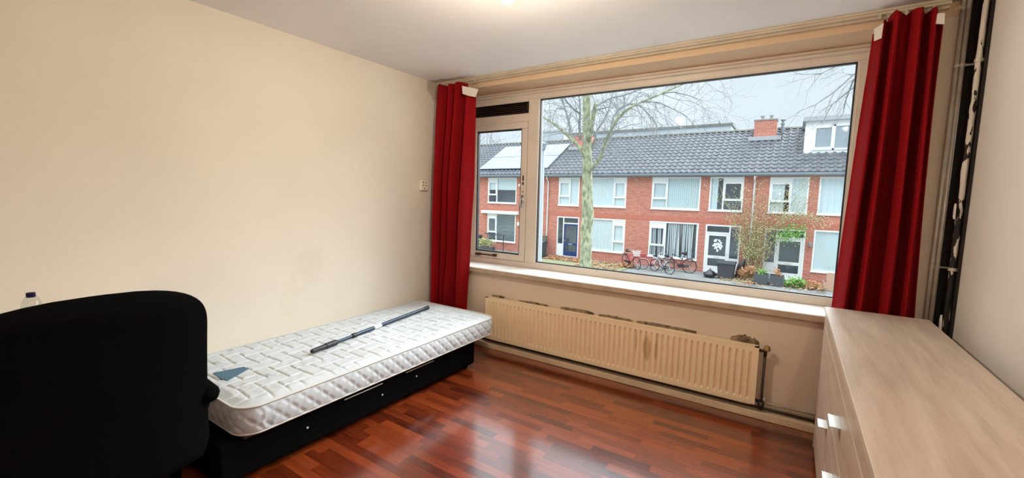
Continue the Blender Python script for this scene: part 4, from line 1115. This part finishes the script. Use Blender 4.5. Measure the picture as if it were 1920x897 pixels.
for (nm, x, lab) in (('planter_box', -1.0, 'dark grey square planter box right of the dry hydrangea'), ('planter_box', -.42, 'dark grey square planter box in front of the right white door')):
    r = thing(nm, lab, 'planter', (x, 21.8, GZ)); a = .27
    mb = MB(); ring_box(mb, x-a, x+a, 0, 1, .03, 0, 1); mb = MB()
    mb.box(x-a, x+a, 21.8-a, 21.8-a+.03, GZ, GZ+.46); mb.box(x-a, x+a, 21.8+a-.03, 21.8+a, GZ, GZ+.46); mb.box(x-a, x-a+.03, 21.8-a+.03, 21.8+a-.03, GZ, GZ+.46); mb.box(x+a-.03, x+a, 21.8-a+.03, 21.8+a-.03, GZ, GZ+.46)
    mb.box(x-a+.03, x+a-.03, 21.8-a+.03, 21.8+a-.03, GZ, GZ+.40)
    mb.build('box', M['planter'], r)
    rs = random.Random(int(x*10)+40); mb = MB(); leaf_cloud(mb, [(Vector((x, 21.8, GZ+.56)), .10)], .09, rs, 70); tag(mb.build('foliage', M['leaf_bright'] if x < -.9 else M['leaf_dry'], r, recalc=False), kind='stuff')
def low_plant(name, label, x, y, w, h, m_, seed, n):
    r = thing(name, label, 'plant', (x, y, GZ)); rs = random.Random(seed)
    st_ = MB()
    for k in range(14):
        a = rs.uniform(0, 2*PI); st_.tube([(x, y, GZ), (x+w*.25*math.cos(a), y+w*.25*math.sin(a), GZ+h*.5), (x+w*.5*math.cos(a), y+w*.5*math.sin(a), GZ+h*rs.uniform(.6, 1))], .010, 4)
    st_.build('stems', M['stem'], r)
    mb = MB(); leaf_cloud(mb, [(Vector((x+rs.uniform(-.4, .4)*w, y+rs.uniform(-.3, .3)*w, GZ+h*rs.uniform(.45, .8))), w*.14) for _ in range(8)], .11, rs, n)
    tag(mb.build('foliage', m_, r, recalc=False), kind='stuff')
low_plant('hydrangea_bush', 'dry brown hydrangea bush at the foot of the climbing shrub', -1.62, 22.1, .60, .70, M['leaf_dry'], 21, 620)
low_plant('garden_plant', 'bright green low plant in front of the right white door', .22, 21.7, .60, .40, M['leaf_bright'], 22, 420)
low_plant('garden_plant', 'tan withered low plant right of the bright green one', .92, 21.9, .62, .28, M['leaf_dry'], 23, 260)
for (x, z0, hh, ww_, lab) in ((1.55, 0, .36, .62, 'pinkish board crate at the right edge of the view, lower of two'), (1.60, .362, .34, .52, 'pinkish board crate at the right edge of the view, upper of two')):
    r = thing('crate', lab, 'crate', (x, 22.2, GZ+z0)); mb = MB()
    a = ww_/2
    mb.box(x-a, x+a, 22.0, 22.03, GZ+z0, GZ+z0+hh); mb.box(x-a, x+a, 22.4, 22.43, GZ+z0, GZ+z0+hh); mb.box(x-a, x-a+.03, 22.03, 22.4, GZ+z0, GZ+z0+hh); mb.box(x+a-.03, x+a, 22.03, 22.4, GZ+z0, GZ+z0+hh); mb.box(x-a, x+a, 22.03, 22.4, GZ+z0, GZ+z0+.02)
    mb.build('box', M['crate'], r)
# fallen leaves
rs = random.Random(31); mb = MB()
for (x0, x1, y0, y1, n) in ((-12.3, -9.6, 21.6, 23.2, 420), (-9.5, -7.2, 20.5, 23.2, 240), (-7.6, -6.8, 21.8, 22.8, 160), (-2.6, 1.4, 20.6, 22, 90)):
    for k in range(n):
        p = Vector((rs.uniform(x0, x1), rs.uniform(y0, y1), GZ+.05+rs.random()*.07))
        a = rs.uniform(0, 2*PI); e = Vector((math.cos(a), math.sin(a), rs.uniform(-.3, .3)))*.085; q = Vector((-math.sin(a), math.cos(a), rs.uniform(-.3, .3)))*.055
        b = len(mb.v); mb.v += [tuple(p-e), tuple(p+q+Vector((0,0,.025))), tuple(p+e), tuple(p-q+Vector((0,0,.02)))]; mb.f += [(b, b+1, b+2), (b, b+2, b+3)]
tag(mb.build('fallen_leaves', M['leaf_dry'], None, recalc=False), 'brown fallen leaves scattered on the lawn in front of the terrace', 'leaves', kind='stuff')

# climbing shrub between the two white doors
cs_ = thing('climbing_shrub', 'tall straggly yellow-green shrub climbing the facade between the two white doors', 'shrub', (-1.45, 22.9, GZ))
rs = random.Random(44); st_ = MB(); tips = []
for k in range(46):
    x, y, z = -1.50+rs.uniform(-.30, .30), 22.9+rs.uniform(-.15, .2), GZ
    a = rs.uniform(-1, 1); pts = [Vector((x, y, z))]; hmax = rs.uniform(1.6, 4.5)
    vx = a*.085
    while z < GZ+hmax:
        z += .28; x += vx+rs.uniform(-.10, .10); y = min(23.35, max(22.2, y+rs.uniform(-.07, .08))); vx += a*.012
        pts.append(Vector((x, y, z)))
        if z > GZ+.9: tips.append((Vector((x, y, z)), .15))
        if z > GZ+1.0 and rs.random() < .5:
            q = Vector((x+rs.uniform(-.45, .45), min(FY-.08, y+rs.uniform(-.25, .2)), z+rs.uniform(.05, .35))); st_.tube([Vector((x, y, z)), Vector((x, y, z)).lerp(q, .5)+Vector((0, 0, .06)), q], .0045, 4)
    st_.tube(pts, [lerp(.014, .005, i/(len(pts)-1)) for i in range(len(pts))], 5)
for k in range(5):                                                     # arching shoots over the right door
    pts = []
    for i in range(8):
        t = i/7; p = Vector((-1.2+t*rs.uniform(1.9, 2.6), 22.75+rs.uniform(-.1, .1), GZ+2.0+1.15*math.sin(t*2.4)+rs.uniform(-.15, .15))); pts.append(p)
        if t > .3: tips.append((p, .16)); tips.append((p, .16))
    st_.tube(pts, .009, 4)
st_.build('stems', M['stem'], cs_)
mb = MB(); leaf_cloud(mb, tips, .070, rs, 2600); tag(mb.build('foliage', M['leaf_green'], cs_, recalc=False), kind='stuff')
mb = MB(); leaf_cloud(mb, [(Vector((-.05, 22.75, .10)), .22), (Vector((.25, 22.8, .22)), .16), (Vector((-.3, 22.8, .02)), .2)], .09, rs, 420); tag(mb.build('foliage', M['leaf_bright'], cs_, recalc=False), kind='stuff')

# ------------------------------------------------------------------ trees
def twig_system(mb, p, d, length, r, depth, rs, droop=.0, up=.0):
    pts = [p.copy()]; rad = [r]; n = 5; q = p.copy(); dd = d.normalized()
    for i in range(n):
        dd = (dd + Vector((rs.gauss(0, .16), rs.gauss(0, .16), rs.gauss(0, .16)+up-droop*(i/n)))).normalized()
        q = q+dd*length/n; pts.append(q.copy()); rad.append(r*(1-.75*(i+1)/n))
        if depth > 0 and i >= 1 and rs.random() < .85:
            side = dd.orthogonal().normalized(); side.rotate(Matrix.Rotation(rs.uniform(0, 2*PI), 3, dd))
            twig_system(mb, q, dd*.75+side*.75, length*rs.uniform(.4, .65), max(.0035, r*.5), depth-1, rs, droop, up)
    mb.tube(pts, rad, 4 if depth < 2 else 5, cap=False)
TY = 14.0
tr = thing('plane_tree', 'bare mottled plane tree in front of the terrace, left of the window centre', 'tree', (at(1097, 505, TY).x, TY, GZ))
def wp(lst, dy0, dy1): return [at(px_, py_, lerp(TY+dy0, TY+dy1, i/(len(lst)-1))) for i, (px_, py_) in enumerate(lst)]
base_x = at(1097, 505, TY).x
tk = [Vector((base_x-.02, TY, GZ)), Vector((base_x-.01, TY, GZ+.35))]+wp([(1098, 500), (1099, 440), (1102, 400), (1101, 360), (1101, 300), (1101, 250), (1100, 190), (1100, 120), (1103, 40)], 0, .2)
rr = [.27, .215]+[.205, .20, .205, .185, .165, .150, .135, .12, .10]
def trunk_fn(i, j):
    return None
tb = MB()
# lumpy trunk: rings jittered so the outline is not a clean pipe
def resample(pts, rads, n):
    out = []
    for k in range(n):
        t = k/(n-1)*(len(pts)-1); i = min(int(t), len(pts)-2); f_ = t-i; out.append((pts[i].lerp(pts[i+1], f_), lerp(rads[i], rads[i+1], f_)))
    return out
rsd = resample(tk, rr, 90)
tb.grid(lambda i, j: (rsd[j][0].x+rsd[j][1]*math.cos(2*PI*i/18)*(1+.10*noise.noise(Vector((math.cos(2*PI*i/18), math.sin(2*PI*i/18), rsd[j][0].z*2.2)))),
                      rsd[j][0].y+rsd[j][1]*math.sin(2*PI*i/18)*(1+.10*noise.noise(Vector((math.cos(2*PI*i/18), math.sin(2*PI*i/18), rsd[j][0].z*2.2+9)))), rsd[j][0].z), 18, 90, closed_u=True)
tb.build('trunk', M['bark'], tr, smooth=True)
limbs = [
 ([(1098, 296), (1085, 274), (1072, 262), (1060, 250), (1040, 233), (1012, 216), (985, 205), (950, 190)], .075, .02, 0, -1.2),
 ([(1073, 263), (1069, 240), (1063, 215), (1055, 188), (1046, 160), (1030, 110)], .055, .018, -.3, .9),
 ([(1088, 262), (1086, 235), (1088, 212), (1087, 190), (1080, 150), (1070, 100)], .05, .018, 0, .8),
 ([(1088, 213), (1075, 205), (1062, 190), (1052, 168), (1040, 140)], .035, .012, .1, -.8),
 ([(1061, 205), (1045, 202), (1040, 210), (1036, 228), (1030, 245)], .018, .006, .5, .9),
 ([(1104, 322), (1118, 306), (1126, 296), (1131, 278), (1145, 245), (1160, 220), (1175, 206), (1200, 192), (1235, 178), (1275, 160), (1330, 140)], .075, .016, 0, -1.6),
 ([(1146, 243), (1149, 222), (1160, 205), (1180, 195), (1200, 198), (1222, 220), (1232, 235), (1232, 258)], .04, .008, -.4, .6),
 ([(1104, 290), (1116, 262), (1119, 245), (1133, 225), (1142, 205), (1148, 180), (1152, 140)], .045, .014, .1, 1.2),
 ([(1104, 262), (1110, 235), (1114, 210), (1117, 194)], .085, .072, 0, -.25),
 ([(1116, 207), (1128, 204), (1140, 201), (1150, 203)], .03, .010, -.2, -.9),
 ([(1117, 200), (1128, 192), (1145, 184), (1170, 179), (1205, 166), (1250, 140)], .04, .012, -.2, 1.4),
 ([(1143, 258), (1158, 243), (1180, 235), (1205, 231)], .018, .006, -.3, .5),
 ([(1178, 205), (1205, 190), (1235, 192), (1265, 206), (1285, 216), (1302, 236)], .026, .007, -.6, -1.4),
 ([(1225, 180), (1260, 172), (1295, 180), (1318, 190)], .022, .007, -.8, -.2),
 ([(1100, 150), (1085, 110), (1060, 60), (1030, 10)], .06, .02, .2, 1.0),
 ([(1101, 130), (1130, 95), (1180, 60), (1240, 30)], .06, .02, .2, -1.0),
]
rs = random.Random(77)
tw = MB()
for (lst, r0, r1, d0, d1) in limbs:
    pts = wp(lst, d0, d1)
    rs_ = resample(pts, [lerp(r0, r1, i/(len(pts)-1)) for i in range(len(pts))], len(pts)*3)
    MB().tube([p for p, _ in rs_], [r for _, r in rs_], 8).build('branch', M['branch'] if r0 < .07 else M['bark'], tr, smooth=True)
    for i in range(2, len(rs_), 2):
        p, r = rs_[i]; dirv = (rs_[min(i+1, len(rs_)-1)][0]-rs_[i-1][0]).normalized()
        for q in range(2):
            side = dirv.orthogonal().normalized(); side.rotate(Matrix.Rotation(rs.uniform(0, 2*PI), 3, dirv))
            if r > .06 and q: continue
            twig_system(tw, p, dirv*.6+side*.8+Vector((0, 0, .15)), rs.uniform(.6, 1.5), min(.013, r*.5), 2, rs, .30)
tag(tw.build('twigs', M['twig'], tr, recalc=False), kind='stuff')

def bare_tree(label, x, y, h, r, seed, spread=1.0, n=16, base=GZ, frac=.35):
    t = thing('bare_tree', label, 'tree', (x, y, base)); rs = random.Random(seed)
    pts = [Vector((x+rs.gauss(0, .02)*i, y, base+h*.8*i/8)) for i in range(9)]
    MB().tube(pts, [r*(1-.09*i) for i in range(9)], 10).build('trunk', M['branch'], t, smooth=True)
    b_ = MB()
    for k in range(n):
        z = frac+(.95-frac)*k/n; p = pts[0].lerp(pts[-1], z); a = rs.uniform(0, 2*PI)
        twig_system(b_, p, Vector((math.cos(a)*spread, math.sin(a)*spread, .8)), h*.42*(1.15-z*.6), r*.35, 3, rs, .02, .05)
    tag(b_.build('branches', M['twig'], t, recalc=False), kind='stuff')
    return t
bare_tree('bare tree beyond the far-left roofs, left of the two', -37, 46, 12.5, .22, 5)
bare_tree('bare tree beyond the far-left roofs, right of the two', -29.5, 44, 11.8, .20, 6)
# tree whose drooping twigs enter at the upper right
t2 = thing('bare_tree', 'bare tree right of the view whose drooping twigs reach in at the upper right', 'tree', (4.6, 13, GZ))
MB().tube([Vector((4.6, 13, GZ)), Vector((4.6, 13, 0)), Vector((4.5, 13.1, 3)), Vector((4.55, 13, 6.5)), Vector((4.6, 13, 9))], [.26, .20, .16, .11, .05], 12).build('trunk', M['bark'], t2, smooth=True)
rs = random.Random(91); tw = MB()
for (lst, d0, d1) in (([(1790, 40), (1700, 90), (1640, 120), (1600, 140), (1565, 172), (1530, 196), (1500, 208)], -.2, -1), ([(1790, 60), (1700, 110), (1620, 150), (1590, 172), (1560, 196), (1545, 225)], -.2, .4),
                      ([(1700, 90), (1640, 100), (1575, 120), (1540, 138), (1505, 140)], -.4, -1.2), ([(1700, 70), (1610, 100), (1560, 108), (1520, 100)], 0, .8), ([(1640, 120), (1600, 150), (1585, 190), (1580, 215)], -.3, .2)):
    pts = [at(px_, py_, lerp(13+d0, 13+d1, i/(len(lst)-1))) for i, (px_, py_) in enumerate(lst)]
    MB().tube(pts, [lerp(.028, .005, i/(len(pts)-1)) for i in range(len(pts))], 6).build('branch', M['branch'], t2, smooth=True)
    for i in range(1, len(pts)):
        dirv = (pts[i]-pts[i-1]).normalized()
        for q in range(2):
            side = dirv.orthogonal().normalized(); side.rotate(Matrix.Rotation(rs.uniform(0, 2*PI), 3, dirv))
            twig_system(tw, pts[i], dirv*.8+side*.5, rs.uniform(.5, 1.0), .006, 1, rs, .25)
tag(tw.build('twigs', M['twig'], t2, recalc=False), kind='stuff')
for k in range(5):
    a = 1.2*k+.3; MB().tube([Vector((4.55, 13.05, 2.4+k*.9)), Vector((4.55+.9*math.cos(a), 13+.9*math.sin(a), 3.3+k)), Vector((4.55+1.8*math.cos(a), 13+1.8*math.sin(a), 4.3+k))], [.06, .04, .015], 7).build('branch', M['branch'], t2, smooth=True)
